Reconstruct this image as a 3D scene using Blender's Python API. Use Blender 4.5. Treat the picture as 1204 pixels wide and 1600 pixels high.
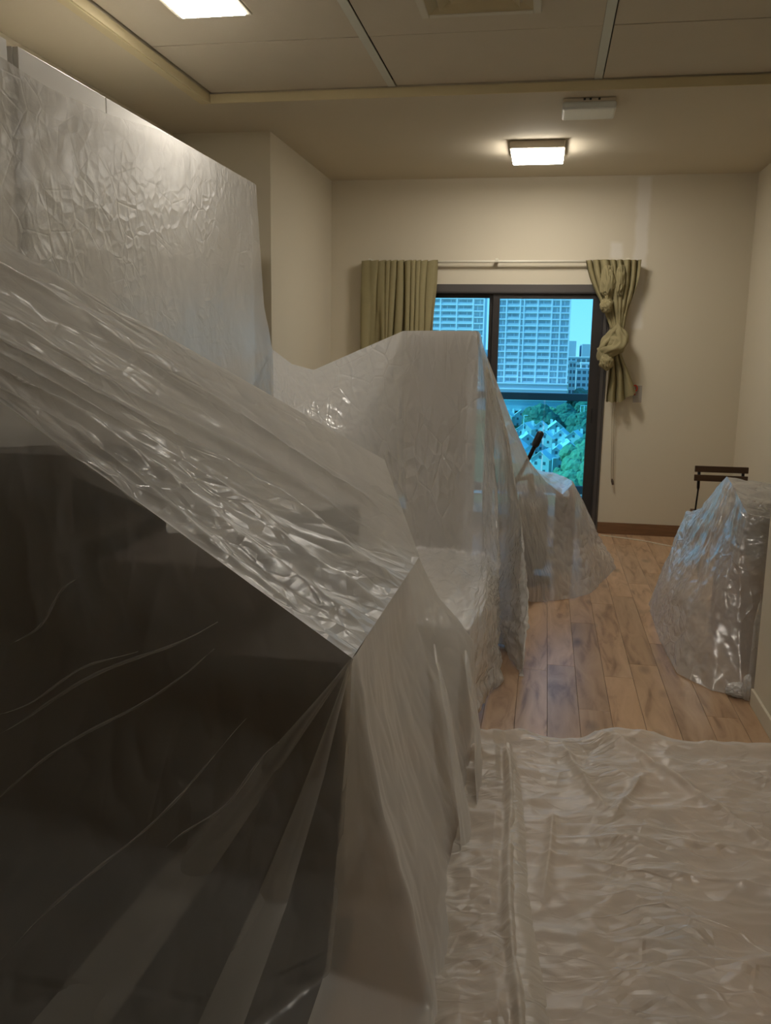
import bpy, bmesh, math, random
import numpy as np
from mathutils import Matrix, Vector

for o in list(bpy.data.objects):
    bpy.data.objects.remove(o)
random.seed(7)
scene = bpy.context.scene
COL = scene.collection

# ------------------------------------------------------------ camera
EYE = (0.0, 0.0, 1.5)
yaw, pit, rol = math.radians(10.075), math.radians(10.353), math.radians(0.895)
fwd = Vector((-math.sin(yaw) * math.cos(pit), math.cos(yaw) * math.cos(pit), -math.sin(pit)))
rgt = Vector((math.cos(yaw), math.sin(yaw), 0))
upv = rgt.cross(fwd)
r2 = rgt * math.cos(rol) + upv * math.sin(rol)
u2 = upv * math.cos(rol) - rgt * math.sin(rol)
cam_data = bpy.data.cameras.new('camera')
cam = bpy.data.objects.new('camera', cam_data)
COL.objects.link(cam)
cam.matrix_world = Matrix(((r2.x, u2.x, -fwd.x, EYE[0]), (r2.y, u2.y, -fwd.y, EYE[1]),
                           (r2.z, u2.z, -fwd.z, EYE[2]), (0, 0, 0, 1)))
cam_data.sensor_fit = 'VERTICAL'
cam_data.sensor_height = 36.0
cam_data.lens = 1374.3 / 1600 * 36.0
cam_data.clip_start = 0.05
cam_data.clip_end = 6000
scene.camera = cam

# ------------------------------------------------------------ sky, sun, exposure
world = bpy.data.worlds.new('sky')
scene.world = world
world.use_nodes = True
wn = world.node_tree
wn.nodes.clear()
tcw = wn.nodes.new('ShaderNodeTexCoord')
spw = wn.nodes.new('ShaderNodeSeparateXYZ')
wn.links.new(tcw.outputs['Generated'], spw.inputs[0])
rmp = wn.nodes.new('ShaderNodeValToRGB')
rmp.color_ramp.elements[0].position = 0.0
rmp.color_ramp.elements[0].color = (0.66, 0.82, 1.0, 1)
rmp.color_ramp.elements[1].position = 0.6
rmp.color_ramp.elements[1].color = (0.20, 0.45, 0.95, 1)
e_ = rmp.color_ramp.elements.new(0.10)
e_.color = (0.50, 0.74, 1.0, 1)
wn.links.new(spw.outputs['Z'], rmp.inputs[0])
bg = wn.nodes.new('ShaderNodeBackground')
bg.inputs['Strength'].default_value = 1.4
wo = wn.nodes.new('ShaderNodeOutputWorld')
wn.links.new(rmp.outputs[0], bg.inputs[0])
wn.links.new(bg.outputs[0], wo.inputs[0])

sun_data = bpy.data.lights.new('sun', 'SUN')
sun_data.energy = 5.0
sun_data.angle = math.radians(0.6)
sun_data.color = (1.0, 0.95, 0.86)
sun = bpy.data.objects.new('sun', sun_data)
COL.objects.link(sun)
sun.location = (-30, -10, 40)
sun.rotation_euler = Vector((0.80, 0.16, -0.62)).to_track_quat('-Z', 'Y').to_euler()

LAMP_STRENGTH = 46.0
cy = scene.cycles
cy.max_bounces = 7
cy.diffuse_bounces = 4
cy.glossy_bounces = 3
cy.transmission_bounces = 3
cy.transparent_max_bounces = 12
cy.sample_clamp_indirect = 6.0
vs = scene.view_settings
vs.view_transform = 'Standard'
vs.look = 'None'
vs.exposure = 0.0
vs.gamma = 1.0
vs.use_curve_mapping = False


# ------------------------------------------------------------ noise
def perlin(x, y, z=0.0, seed=0):
    x, y, z = np.broadcast_arrays(np.asarray(x, float), np.asarray(y, float), np.asarray(z, float))
    xi, yi, zi = np.floor(x).astype(np.int64), np.floor(y).astype(np.int64), np.floor(z).astype(np.int64)
    xf, yf, zf = x - xi, y - yi, z - zi
    f = lambda t: t * t * t * (t * (t * 6 - 15) + 10)
    u, v, w = f(xf), f(yf), f(zf)

    def g(a, b, c):
        h = ((xi + a) * 73856093) ^ ((yi + b) * 19349663) ^ ((zi + c) * 83492791) ^ (seed * 2654435)
        h = (h ^ (h >> 13)) * 1274126177
        h = (h ^ (h >> 16)) & 0xFFFFFF
        th = (h & 0xFFF) / 4096.0 * 2 * np.pi
        ph = ((h >> 12) / 4096.0) * 2 - 1
        s = np.sqrt(1 - ph * ph)
        return s * np.cos(th) * (xf - a) + s * np.sin(th) * (yf - b) + ph * (zf - c)
    l = lambda a, b, t: a + (b - a) * t
    return l(l(l(g(0, 0, 0), g(1, 0, 0), u), l(g(0, 1, 0), g(1, 1, 0), u), v),
             l(l(g(0, 0, 1), g(1, 0, 1), u), l(g(0, 1, 1), g(1, 1, 1), u), v), w)


# ------------------------------------------------------------ materials
MATS = {}


def newmat(name):
    m = bpy.data.materials.new(name)
    m.use_nodes = True
    m.node_tree.nodes.clear()
    MATS[name] = m
    nt = m.node_tree
    out = nt.nodes.new('ShaderNodeOutputMaterial')
    return m, nt, out


def N(nt, t, **kw):
    n = nt.nodes.new(t)
    for k, v in kw.items():
        if k in n.inputs:
            n.inputs[k].default_value = v
        else:
            setattr(n, k, v)
    return n


def plain(name, col, rough=0.6, metal=0.0, noise=0.0, nscale=8.0, bump=0.0, bscale=60.0, spec=0.5, emis=None, stretch=None):
    """principled colour with a little noise mottling and fine relief"""
    m, nt, out = newmat(name)
    p = N(nt, 'ShaderNodeBsdfPrincipled')
    p.inputs['Roughness'].default_value = rough
    p.inputs['Metallic'].default_value = metal
    p.inputs['Specular IOR Level'].default_value = spec
    geo = N(nt, 'ShaderNodeNewGeometry')
    mp = N(nt, 'ShaderNodeMapping')
    if stretch:
        mp.inputs['Scale'].default_value = stretch
    nt.links.new(geo.outputs['Position'], mp.inputs['Vector'])
    nz = N(nt, 'ShaderNodeTexNoise')
    nz.inputs['Scale'].default_value = nscale
    nz.inputs['Detail'].default_value = 5
    nt.links.new(mp.outputs[0], nz.inputs['Vector'])
    mx = N(nt, 'ShaderNodeMix', data_type='RGBA')
    c = np.array(col)
    mx.inputs[6].default_value = (*np.clip(c * (1 - noise), 0, 1), 1)
    mx.inputs[7].default_value = (*np.clip(c * (1 + noise), 0, 1), 1)
    nt.links.new(nz.outputs['Fac'], mx.inputs[0])
    nt.links.new(mx.outputs[2], p.inputs['Base Color'])
    if bump:
        nb = N(nt, 'ShaderNodeTexNoise')
        nb.inputs['Scale'].default_value = bscale
        nb.inputs['Detail'].default_value = 4
        nt.links.new(mp.outputs[0], nb.inputs['Vector'])
        b = N(nt, 'ShaderNodeBump')
        b.inputs['Strength'].default_value = bump
        b.inputs['Distance'].default_value = 0.01
        nt.links.new(nb.outputs['Fac'], b.inputs['Height'])
        nt.links.new(b.outputs[0], p.inputs['Normal'])
    if emis:
        p.inputs['Emission Color'].default_value = (*emis[0], 1)
        p.inputs['Emission Strength'].default_value = emis[1]
    nt.links.new(p.outputs[0], out.inputs[0])
    return m


def plastic(name, opacity, rough=0.22, bump=0.5, scale=14.0, tint=(0.86, 0.85, 0.83), stretch=(1, 1, 1), gloss=1.0, fine=0.5, graze=0.55):
    """thin milky dust sheet: part see-through, part scattering, with crinkles"""
    m, nt, out = newmat(name)
    L = nt.links.new
    tc = N(nt, 'ShaderNodeTexCoord')
    mp = N(nt, 'ShaderNodeMapping')
    mp.inputs['Scale'].default_value = stretch
    L(tc.outputs['UV'], mp.inputs['Vector'])
    # warp
    wz = N(nt, 'ShaderNodeTexNoise')
    wz.inputs['Scale'].default_value = scale * 0.35
    wz.inputs['Detail'].default_value = 1
    L(mp.outputs[0], wz.inputs['Vector'])
    ad = N(nt, 'ShaderNodeMix', data_type='RGBA', blend_type='LINEAR_LIGHT')
    ad.inputs[0].default_value = 0.035
    L(mp.outputs[0], ad.inputs[6])
    L(wz.outputs['Color'], ad.inputs[7])
    vo = N(nt, 'ShaderNodeTexVoronoi', feature='DISTANCE_TO_EDGE')
    vo.inputs['Scale'].default_value = scale
    L(ad.outputs[2], vo.inputs['Vector'])
    cr = N(nt, 'ShaderNodeMapRange')
    cr.inputs['From Max'].default_value = 0.22
    L(vo.outputs['Distance'], cr.inputs['Value'])
    nz = N(nt, 'ShaderNodeTexNoise')
    nz.inputs['Scale'].default_value = scale * 2.6
    nz.inputs['Detail'].default_value = 3
    nz.inputs['Roughness'].default_value = 0.62
    L(ad.outputs[2], nz.inputs['Vector'])
    a1 = N(nt, 'ShaderNodeMath', operation='MULTIPLY_ADD')
    a1.inputs[1].default_value = fine
    L(nz.outputs['Fac'], a1.inputs[0])
    L(cr.outputs[0], a1.inputs[2])
    a2 = a1
    vc = N(nt, 'ShaderNodeTexVoronoi', feature='DISTANCE_TO_EDGE')
    vc.inputs['Scale'].default_value = scale * 0.5
    vc.inputs['Randomness'].default_value = 1.0
    L(mp.outputs[0], vc.inputs['Vector'])
    cc = N(nt, 'ShaderNodeMapRange')
    cc.inputs['From Max'].default_value = 0.035
    cc.inputs['To Min'].default_value = 0.55
    cc.inputs['To Max'].default_value = 0.0
    L(vc.outputs['Distance'], cc.inputs['Value'])
    a3 = N(nt, 'ShaderNodeMath', operation='ADD')
    L(a2.outputs[0], a3.inputs[0])
    L(cc.outputs[0], a3.inputs[1])
    a2 = a3
    # where the film is creased varies over the sheet
    pz = N(nt, 'ShaderNodeTexNoise')
    pz.inputs['Scale'].default_value = 2.2
    pz.inputs['Detail'].default_value = 2
    L(tc.outputs['UV'], pz.inputs['Vector'])
    pr = N(nt, 'ShaderNodeMapRange')
    pr.inputs['From Min'].default_value = 0.38
    pr.inputs['From Max'].default_value = 0.66
    pr.inputs['To Min'].default_value = 0.15 * bump
    pr.inputs['To Max'].default_value = bump
    L(pz.outputs['Fac'], pr.inputs['Value'])
    bp = N(nt, 'ShaderNodeBump')
    bp.inputs['Distance'].default_value = 0.006
    L(pr.outputs[0], bp.inputs['Strength'])
    L(a2.outputs[0], bp.inputs['Height'])
    df = N(nt, 'ShaderNodeBsdfDiffuse')
    df.inputs['Color'].default_value = (*tint, 1)
    L(bp.outputs[0], df.inputs['Normal'])
    tr = N(nt, 'ShaderNodeBsdfTranslucent')
    tr.inputs['Color'].default_value = (*tint, 1)
    L(bp.outputs[0], tr.inputs['Normal'])
    mk = N(nt, 'ShaderNodeMixShader')
    mk.inputs[0].default_value = 0.42
    L(df.outputs[0], mk.inputs[1])
    L(tr.outputs[0], mk.inputs[2])
    tp = N(nt, 'ShaderNodeBsdfTransparent')
    tp.inputs['Color'].default_value = (0.97, 0.965, 0.95, 1)
    op = N(nt, 'ShaderNodeMapRange')
    op.inputs['To Min'].default_value = max(0.0, opacity - 0.08)
    op.inputs['To Max'].default_value = min(1.0, opacity + 0.08)
    L(pz.outputs['Fac'], op.inputs['Value'])
    # seen edge-on the film is thicker, so it hides more
    lw = N(nt, 'ShaderNodeLayerWeight')
    lw.inputs['Blend'].default_value = 0.5
    sq = N(nt, 'ShaderNodeMath', operation='POWER')
    sq.inputs[1].default_value = 2.0
    L(lw.outputs['Facing'], sq.inputs[0])
    oe = N(nt, 'ShaderNodeMath', operation='MULTIPLY_ADD')
    oe.use_clamp = True
    oe.inputs[1].default_value = 0.32
    L(sq.outputs[0], oe.inputs[0])
    L(op.outputs[0], oe.inputs[2])
    m1 = N(nt, 'ShaderNodeMixShader')
    L(oe.outputs[0], m1.inputs[0])
    L(tp.outputs[0], m1.inputs[1])
    L(mk.outputs[0], m1.inputs[2])
    gl = N(nt, 'ShaderNodeBsdfGlossy')
    gl.inputs['Roughness'].default_value = rough
    gl.inputs['Color'].default_value = (1, 1, 1, 1)
    L(bp.outputs[0], gl.inputs['Normal'])
    # Schlick reflectance, the same from both sides of the thin film
    gm = N(nt, 'ShaderNodeNewGeometry')
    dt = N(nt, 'ShaderNodeVectorMath', operation='DOT_PRODUCT')
    L(gm.outputs['Incoming'], dt.inputs[0])
    L(bp.outputs[0], dt.inputs[1])
    ab = N(nt, 'ShaderNodeMath', operation='ABSOLUTE')
    L(dt.outputs['Value'], ab.inputs[0])
    om = N(nt, 'ShaderNodeMath', operation='SUBTRACT')
    om.inputs[0].default_value = 1.0
    L(ab.outputs[0], om.inputs[1])
    pw5 = N(nt, 'ShaderNodeMath', operation='POWER')
    pw5.inputs[1].default_value = 5.0
    L(om.outputs[0], pw5.inputs[0])
    fm = N(nt, 'ShaderNodeMath', operation='MULTIPLY_ADD')
    fm.use_clamp = True
    fm.inputs[1].default_value = graze
    fm.inputs[2].default_value = 0.05 * gloss
    L(pw5.outputs[0], fm.inputs[0])
    m2 = N(nt, 'ShaderNodeMixShader')
    L(fm.outputs[0], m2.inputs[0])
    L(m1.outputs[0], m2.inputs[1])
    L(gl.outputs[0], m2.inputs[2])
    L(m2.outputs[0], out.inputs[0])
    return m


def glass(name, tint, refl=1.0):
    m, nt, out = newmat(name)
    tp = N(nt, 'ShaderNodeBsdfTransparent')
    tp.inputs['Color'].default_value = (*tint, 1)
    gl = N(nt, 'ShaderNodeBsdfGlossy')
    gl.inputs['Roughness'].default_value = 0.02
    fr = N(nt, 'ShaderNodeFresnel')
    fr.inputs['IOR'].default_value = 1.35
    mu = N(nt, 'ShaderNodeMath', operation='MULTIPLY')
    mu.inputs[1].default_value = refl
    nt.links.new(fr.outputs[0], mu.inputs[0])
    mx = N(nt, 'ShaderNodeMixShader')
    nt.links.new(mu.outputs[0], mx.inputs[0])
    nt.links.new(tp.outputs[0], mx.inputs[1])
    nt.links.new(gl.outputs[0], mx.inputs[2])
    nt.links.new(mx.outputs[0], out.inputs[0])
    return m


def emitter(name, col, strength):
    m, nt, out = newmat(name)
    e = N(nt, 'ShaderNodeEmission')
    e.inputs['Color'].default_value = (*col, 1)
    e.inputs['Strength'].default_value = strength
    nt.links.new(e.outputs[0], out.inputs[0])
    return m


def wood_floor(name):
    m, nt, out = newmat(name)
    L = nt.links.new
    geo = N(nt, 'ShaderNodeNewGeometry')
    oi = N(nt, 'ShaderNodeObjectInfo')
    off = N(nt, 'ShaderNodeVectorMath', operation='MULTIPLY')
    off.inputs[1].default_value = (0, 37, 11)
    cmb = N(nt, 'ShaderNodeCombineXYZ')
    for i in range(3):
        L(oi.outputs['Random'], cmb.inputs[i])
    L(cmb.outputs[0], off.inputs[0])
    add = N(nt, 'ShaderNodeVectorMath', operation='ADD')
    L(geo.outputs['Position'], add.inputs[0])
    L(off.outputs[0], add.inputs[1])
    mp = N(nt, 'ShaderNodeMapping')
    mp.inputs['Scale'].default_value = (9.0, 1.5, 9.0)
    L(add.outputs[0], mp.inputs['Vector'])
    n1 = N(nt, 'ShaderNodeTexNoise')
    n1.inputs['Scale'].default_value = 1.6
    n1.inputs['Detail'].default_value = 6
    n1.inputs['Distortion'].default_value = 1.2
    L(mp.outputs[0], n1.inputs['Vector'])
    ramp = N(nt, 'ShaderNodeValToRGB')
    cr = ramp.color_ramp
    cr.elements[0].position = 0.28
    cr.elements[0].color = (0.24, 0.13, 0.065, 1)
    cr.elements[1].position = 0.72
    cr.elements[1].color = (0.58, 0.39, 0.24, 1)
    e = cr.elements.new(0.46)
    e.color = (0.46, 0.29, 0.165, 1)
    L(n1.outputs['Fac'], ramp.inputs[0])
    # knots
    mp2 = N(nt, 'ShaderNodeMapping')
    mp2.inputs['Scale'].default_value = (7.0, 3.2, 7.0)
    L(add.outputs[0], mp2.inputs['Vector'])
    vo = N(nt, 'ShaderNodeTexVoronoi')
    vo.inputs['Scale'].default_value = 0.75
    L(mp2.outputs[0], vo.inputs['Vector'])
    kr = N(nt, 'ShaderNodeMapRange')
    kr.inputs['From Min'].default_value = 0.04
    kr.inputs['From Max'].default_value = 0.2
    kr.inputs['To Min'].default_value = 0.5
    kr.inputs['To Max'].default_value = 1.0
    L(vo.outputs['Distance'], kr.inputs['Value'])
    mu = N(nt, 'ShaderNodeMix', data_type='RGBA', blend_type='MULTIPLY')
    mu.inputs[0].default_value = 1.0
    L(ramp.outputs[0], mu.inputs[6])
    L(kr.outputs[0], mu.inputs[7])
    hs = N(nt, 'ShaderNodeHueSaturation')
    vr = N(nt, 'ShaderNodeMapRange')
    vr.inputs['To Min'].default_value = 0.80
    vr.inputs['To Max'].default_value = 1.14
    L(oi.outputs['Random'], vr.inputs['Value'])
    L(vr.outputs[0], hs.inputs['Value'])
    L(mu.outputs[2], hs.inputs['Color'])
    p = N(nt, 'ShaderNodeBsdfPrincipled')
    p.inputs['Roughness'].default_value = 0.30
    p.inputs['Specular IOR Level'].default_value = 0.5
    L(hs.outputs[0], p.inputs['Base Color'])
    b = N(nt, 'ShaderNodeBump')
    b.inputs['Strength'].default_value = 0.12
    b.inputs['Distance'].default_value = 0.004
    L(n1.outputs['Fac'], b.inputs['Height'])
    L(b.outputs[0], p.inputs['Normal'])
    L(p.outputs[0], out.inputs[0])
    return m


def wall_patched(name, col):
    """painted wall with filler patches that keep their own shape"""
    m, nt, out = newmat(name)
    L = nt.links.new
    geo = N(nt, 'ShaderNodeNewGeometry')
    sep = N(nt, 'ShaderNodeSeparateXYZ')
    nz = N(nt, 'ShaderNodeTexNoise')
    nz.inputs['Scale'].default_value = 9
    L(geo.outputs['Position'], nz.inputs['Vector'])
    wob = N(nt, 'ShaderNodeMix', data_type='RGBA', blend_type='LINEAR_LIGHT')
    wob.inputs[0].default_value = 0.02
    L(geo.outputs['Position'], wob.inputs[6])
    L(nz.outputs['Color'], wob.inputs[7])
    L(wob.outputs[2], sep.inputs[0])

    def mask(cx, cz, hx, hz):
        outs = []
        for s, c, h in (('X', cx, hx), ('Z', cz, hz)):
            d = N(nt, 'ShaderNodeMath', operation='SUBTRACT')
            d.inputs[1].default_value = c
            L(sep.outputs[s], d.inputs[0])
            a = N(nt, 'ShaderNodeMath', operation='ABSOLUTE')
            L(d.outputs[0], a.inputs[0])
            r = N(nt, 'ShaderNodeMapRange')
            r.inputs['From Min'].default_value = h
            r.inputs['From Max'].default_value = h + 0.03
            r.inputs['To Min'].default_value = 1
            r.inputs['To Max'].default_value = 0
            L(a.outputs[0], r.inputs['Value'])
            outs.append(r.outputs[0])
        mm = N(nt, 'ShaderNodeMath', operation='MULTIPLY')
        L(outs[0], mm.inputs[0])
        L(outs[1], mm.inputs[1])
        return mm.outputs[0]
    a = mask(0.70, 2.30, 0.035, 0.58)
    b = mask(0.515, 2.33, 0.03, 0.05)
    mx = N(nt, 'ShaderNodeMath', operation='MAXIMUM')
    L(a, mx.inputs[0])
    L(b, mx.inputs[1])
    sc = N(nt, 'ShaderNodeMath', operation='MULTIPLY')
    sc.inputs[1].default_value = 0.55
    L(mx.outputs[0], sc.inputs[0])
    mc = N(nt, 'ShaderNodeMix', data_type='RGBA')
    mc.inputs[6].default_value = (*col, 1)
    mc.inputs[7].default_value = (0.80, 0.77, 0.72, 1)
    L(sc.outputs[0], mc.inputs[0])
    p = N(nt, 'ShaderNodeBsdfPrincipled')
    p.inputs['Roughness'].default_value = 0.85
    p.inputs['Specular IOR Level'].default_value = 0.2
    L(mc.outputs[2], p.inputs['Base Color'])
    L(p.outputs[0], out.inputs[0])
    return m


WALLC = (0.65, 0.59, 0.46)
plain('wall', WALLC, 0.85, noise=0.02, nscale=3, bump=0.05, bscale=120, spec=0.2)
wall_patched('wall_patched', WALLC)
plain('soffit', (0.61, 0.545, 0.42), 0.85, noise=0.02, nscale=3, spec=0.2)
plain('tile', (0.60, 0.54, 0.43), 0.9, noise=0.03, nscale=5, bump=0.08, bscale=90, spec=0.2)
plain('tbar', (0.62, 0.62, 0.54), 0.5, noise=0.02)
plain('trim_cream', (0.64, 0.55, 0.34), 0.7, noise=0.03)
plain('void', (0.02, 0.017, 0.012), 0.95)
plain('floor_base', (0.07, 0.04, 0.025), 0.8, noise=0.2)
wood_floor('floor_wood')
plain('base_wood', (0.20, 0.105, 0.05), 0.5, noise=0.35, nscale=6, stretch=(1.2, 1.2, 12))
plain('frame_dark', (0.045, 0.04, 0.038), 0.42, metal=0.3, noise=0.08)
plain('frame_light', (0.11, 0.10, 0.095), 0.4, metal=0.4, noise=0.06)
plain('rubber', (0.01, 0.01, 0.01), 0.6)
glass('pane_glass', (0.53, 0.90, 1.0), 1.0)
glass('rail_glass', (0.62, 0.94, 0.96), 0.6)
plain('rail_metal', (0.05, 0.07, 0.09), 0.5, metal=0.3)
plain('concrete', (0.12, 0.13, 0.14), 0.9, noise=0.1)
plain('curtain', (0.29, 0.25, 0.135), 0.9, noise=0.08, nscale=20, bump=0.1, bscale=300, spec=0.1)
plain('rod', (0.72, 0.68, 0.56), 0.4, noise=0.02)
plain('cord', (0.50, 0.44, 0.32), 0.6, noise=0.05)
plain('red', (0.55, 0.05, 0.02), 0.4, noise=0.05)
plain('white_laminate', (0.78, 0.76, 0.72), 0.35, noise=0.015)
plain('dark_wood', (0.030, 0.018, 0.012), 0.5, noise=0.3, nscale=5, stretch=(6, 1, 1))
plain('floor_darkener', (0.022, 0.017, 0.014), 0.95, noise=0.3, nscale=60)
plain('dark_brown', (0.045, 0.026, 0.018), 0.55, noise=0.25, nscale=5)
plain('black', (0.012, 0.012, 0.014), 0.45, noise=0.1)
plain('black_metal', (0.015, 0.012, 0.01), 0.45, metal=0.5, noise=0.1)
plain('grey_plastic', (0.12, 0.12, 0.125), 0.5, noise=0.1)
plain('beige_board', (0.58, 0.51, 0.43), 0.6, noise=0.05)
plain('tan_fabric', (0.52, 0.45, 0.36), 0.9, noise=0.1, nscale=40)
plain('chair_wood', (0.075, 0.036, 0.015), 0.5, noise=0.25, nscale=5, stretch=(2, 8, 8))
plain('cardboard', (0.26, 0.14, 0.075), 0.85, noise=0.08, nscale=12)
plain('cardboard_dark', (0.15, 0.10, 0.075), 0.85, noise=0.1, nscale=12)
plain('tape', (0.42, 0.30, 0.17), 0.3, noise=0.05)
plain('housing', (0.60, 0.53, 0.42), 0.6, noise=0.03)
plain('emerg_cover', (0.66, 0.68, 0.64), 0.25, noise=0.02)
emitter('led', (1.0, 0.93, 0.83), LAMP_STRENGTH)
plain('vent_inner', (0.50, 0.42, 0.25), 0.6, noise=0.03)
plain('vent_frame', (0.62, 0.58, 0.47), 0.6, noise=0.03)
plain('sheet_tape', (0.6, 0.5, 0.35), 0.4)
# outside
plain('tower_wall', (0.74, 0.77, 0.80), 0.8, noise=0.05, nscale=0.2)
plain('tower_slab', (0.92, 0.92, 0.92), 0.8, noise=0.03, nscale=0.3)
plain('tower_glass', (0.42, 0.48, 0.52), 0.25, noise=0.35, nscale=0.25)
plain('tower_rail', (0.60, 0.66, 0.70), 0.4, noise=0.1, nscale=0.5)
plain('podium', (0.52, 0.56, 0.60), 0.8, noise=0.05, nscale=0.2)
plain('villa_wall', (0.74, 0.74, 0.72), 0.8, noise=0.05, nscale=0.5)
plain('villa_roof', (0.80, 0.79, 0.76), 0.8, noise=0.06, nscale=0.6)
plain('villa_window', (0.14, 0.17, 0.19), 0.3, noise=0.2)
plain('leaf_dark', (0.09, 0.19, 0.13), 0.9, noise=0.5, nscale=0.7, bump=1.0, bscale=1.5)  # distance haze is put into the leaf greens as extra blue
plain('leaf_light', (0.19, 0.31, 0.17), 0.9, noise=0.45, nscale=0.8, bump=1.0, bscale=1.5)
plain('trunk', (0.10, 0.07, 0.05), 0.9, noise=0.2)
plain('grass', (0.10, 0.17, 0.07), 0.95, noise=0.3, nscale=0.05)
plain('road', (0.38, 0.39, 0.40), 0.9, noise=0.06, nscale=0.2)
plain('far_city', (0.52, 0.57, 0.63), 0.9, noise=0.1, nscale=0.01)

plastic('film_big', 0.62, rough=0.34, bump=0.80, scale=9.0, stretch=(1.0, 2.4, 1), gloss=1.9)
plastic('film_side', 0.64, rough=0.34, bump=0.28, scale=6.0, stretch=(2.0, 0.8, 1), gloss=1.2)
plastic('film_front', 0.31, rough=0.30, bump=0.55, scale=5.0, stretch=(1.6, 0.8, 1), gloss=0.9)
plastic('film_tall', 0.78, rough=0.26, bump=0.95, scale=9.0, stretch=(2.0, 1.0, 1), gloss=1.7)
plastic('film_wardrobe', 0.52, rough=0.30, bump=0.36, scale=15.0, gloss=1.1, fine=0.8, graze=0.15)
plastic('film_clear', 0.42, rough=0.24, bump=0.6, scale=11.0, stretch=(1.3, 1, 1), gloss=1.8)
plastic('film_crinkle', 0.46, rough=0.26, bump=0.9, scale=11.0, gloss=2.4, fine=0.8)
plastic('film_floor', 0.70, rough=0.37, bump=0.75, scale=9.0, stretch=(1.0, 2.2, 1), gloss=1.2, tint=(0.84, 0.79, 0.71))


# ------------------------------------------------------------ object helpers
def put(name, me, mat, parent=None, origin=None):
    o = bpy.data.objects.new(name, me)
    if mat is not None and len(me.materials) == 0:
        me.materials.append(MATS[mat] if isinstance(mat, str) else mat)
    COL.objects.link(o)
    if parent is not None:
        o.parent = parent
        wl = parent.location.copy()
        if parent.parent is not None:
            wl = wl + parent.parent.location
        o.location = Vector(origin) - wl
    else:
        o.location = origin
    return o


def mesh(name, verts, faces, mat, parent=None, smooth=False, uv=None):
    v = np.asarray(verts, float)
    lo, hi = v.min(0), v.max(0)
    org = np.array(((lo[0] + hi[0]) / 2, (lo[1] + hi[1]) / 2, lo[2]))
    me = bpy.data.meshes.new(name)
    me.from_pydata((v - org).tolist(), [], [tuple(int(i) for i in f) for f in faces])
    if smooth:
        me.polygons.foreach_set('use_smooth', [True] * len(me.polygons))
    if uv is not None:
        l = me.uv_layers.new(name='uv')
        idx = np.empty(len(me.loops), dtype=np.int32)
        me.loops.foreach_get('vertex_index', idx)
        l.data.foreach_set('uv', np.asarray(uv, np.float32)[idx].ravel())
    me.update()
    return put(name, me, mat, parent, org)


def from_bm(name, bm, mat, parent=None, smooth=False):
    co = np.array([v.co[:] for v in bm.verts])
    lo, hi = co.min(0), co.max(0)
    org = Vector(((lo[0] + hi[0]) / 2, (lo[1] + hi[1]) / 2, lo[2]))
    bmesh.ops.translate(bm, verts=bm.verts, vec=-org)
    bmesh.ops.recalc_face_normals(bm, faces=bm.faces)
    me = bpy.data.meshes.new(name)
    bm.to_mesh(me)
    bm.free()
    if smooth:
        me.polygons.foreach_set('use_smooth', [True] * len(me.polygons))
    return put(name, me, mat, parent, org)


def bm_box(bm, lo, hi, bevel=0.0, rotz=0.0, rotx=0.0, roty=0.0):
    lo, hi = Vector(lo), Vector(hi)
    r = bmesh.ops.create_cube(bm, size=1.0)
    vs_ = r['verts']
    c = (lo + hi) / 2
    s = hi - lo
    for v in vs_:
        v.co = Vector((v.co.x * s.x, v.co.y * s.y, v.co.z * s.z))
    if bevel:
        es = list({e for v in vs_ for e in v.link_edges})
        rr = bmesh.ops.bevel(bm, geom=es, offset=bevel, segments=2, affect='EDGES', profile=0.5)
        vs_ = list({v for f in rr['faces'] for v in f.verts} | {v for v in vs_ if v.is_valid})
    M = Matrix.Translation(c) @ Matrix.Rotation(rotz, 4, 'Z') @ Matrix.Rotation(roty, 4, 'Y') @ Matrix.Rotation(rotx, 4, 'X')
    for v in vs_:
        v.co = M @ v.co
    return vs_


def box(name, lo, hi, mat, parent=None, bevel=0.0, **kw):
    bm = bmesh.new()
    bm_box(bm, lo, hi, bevel, **kw)
    return from_bm(name, bm, mat, parent)


def bm_tube(bm, pts, rad, n=10, cap=True):
    pts = [Vector(p) for p in pts]
    rad = rad if isinstance(rad, (list, tuple)) else [rad] * len(pts)
    rings = []
    ref = None
    for i, p in enumerate(pts):
        t = (pts[min(i + 1, len(pts) - 1)] - pts[max(i - 1, 0)]).normalized()
        a = Vector((0, 0, 1)) if abs(t.z) < 0.9 else Vector((1, 0, 0))
        if ref is not None:
            a = ref
        x = t.cross(a).normalized()
        y = x.cross(t).normalized()
        ref = y
        rings.append([bm.verts.new(p + (x * math.cos(k * 2 * math.pi / n) + y * math.sin(k * 2 * math.pi / n)) * rad[i]) for k in range(n)])
    for a, b in zip(rings, rings[1:]):
        for k in range(n):
            bm.faces.new((a[k], a[(k + 1) % n], b[(k + 1) % n], b[k]))
    if cap:
        bm.faces.new(rings[0][::-1])
        bm.faces.new(rings[-1])


def tube(name, pts, rad, mat, parent=None, n=10, smooth=True):
    bm = bmesh.new()
    bm_tube(bm, pts, rad, n)
    return from_bm(name, bm, mat, parent, smooth)


def thing(name, label, cat, loc=(0, 0, 0), group=None):
    o = bpy.data.objects.new(name, None)
    o.empty_display_size = 0.1
    COL.objects.link(o)
    o.location = loc
    return tag(o, label, cat, group)


def tag(o, label, cat, group=None, kind=None):
    o['label'] = label
    o['category'] = cat
    if group:
        o['group'] = group
    if kind:
        o['kind'] = kind
    return o


def struct(o, label=None, cat=None):
    o['kind'] = 'structure'
    if label:
        o['label'] = label
        o['category'] = cat
    return o


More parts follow.
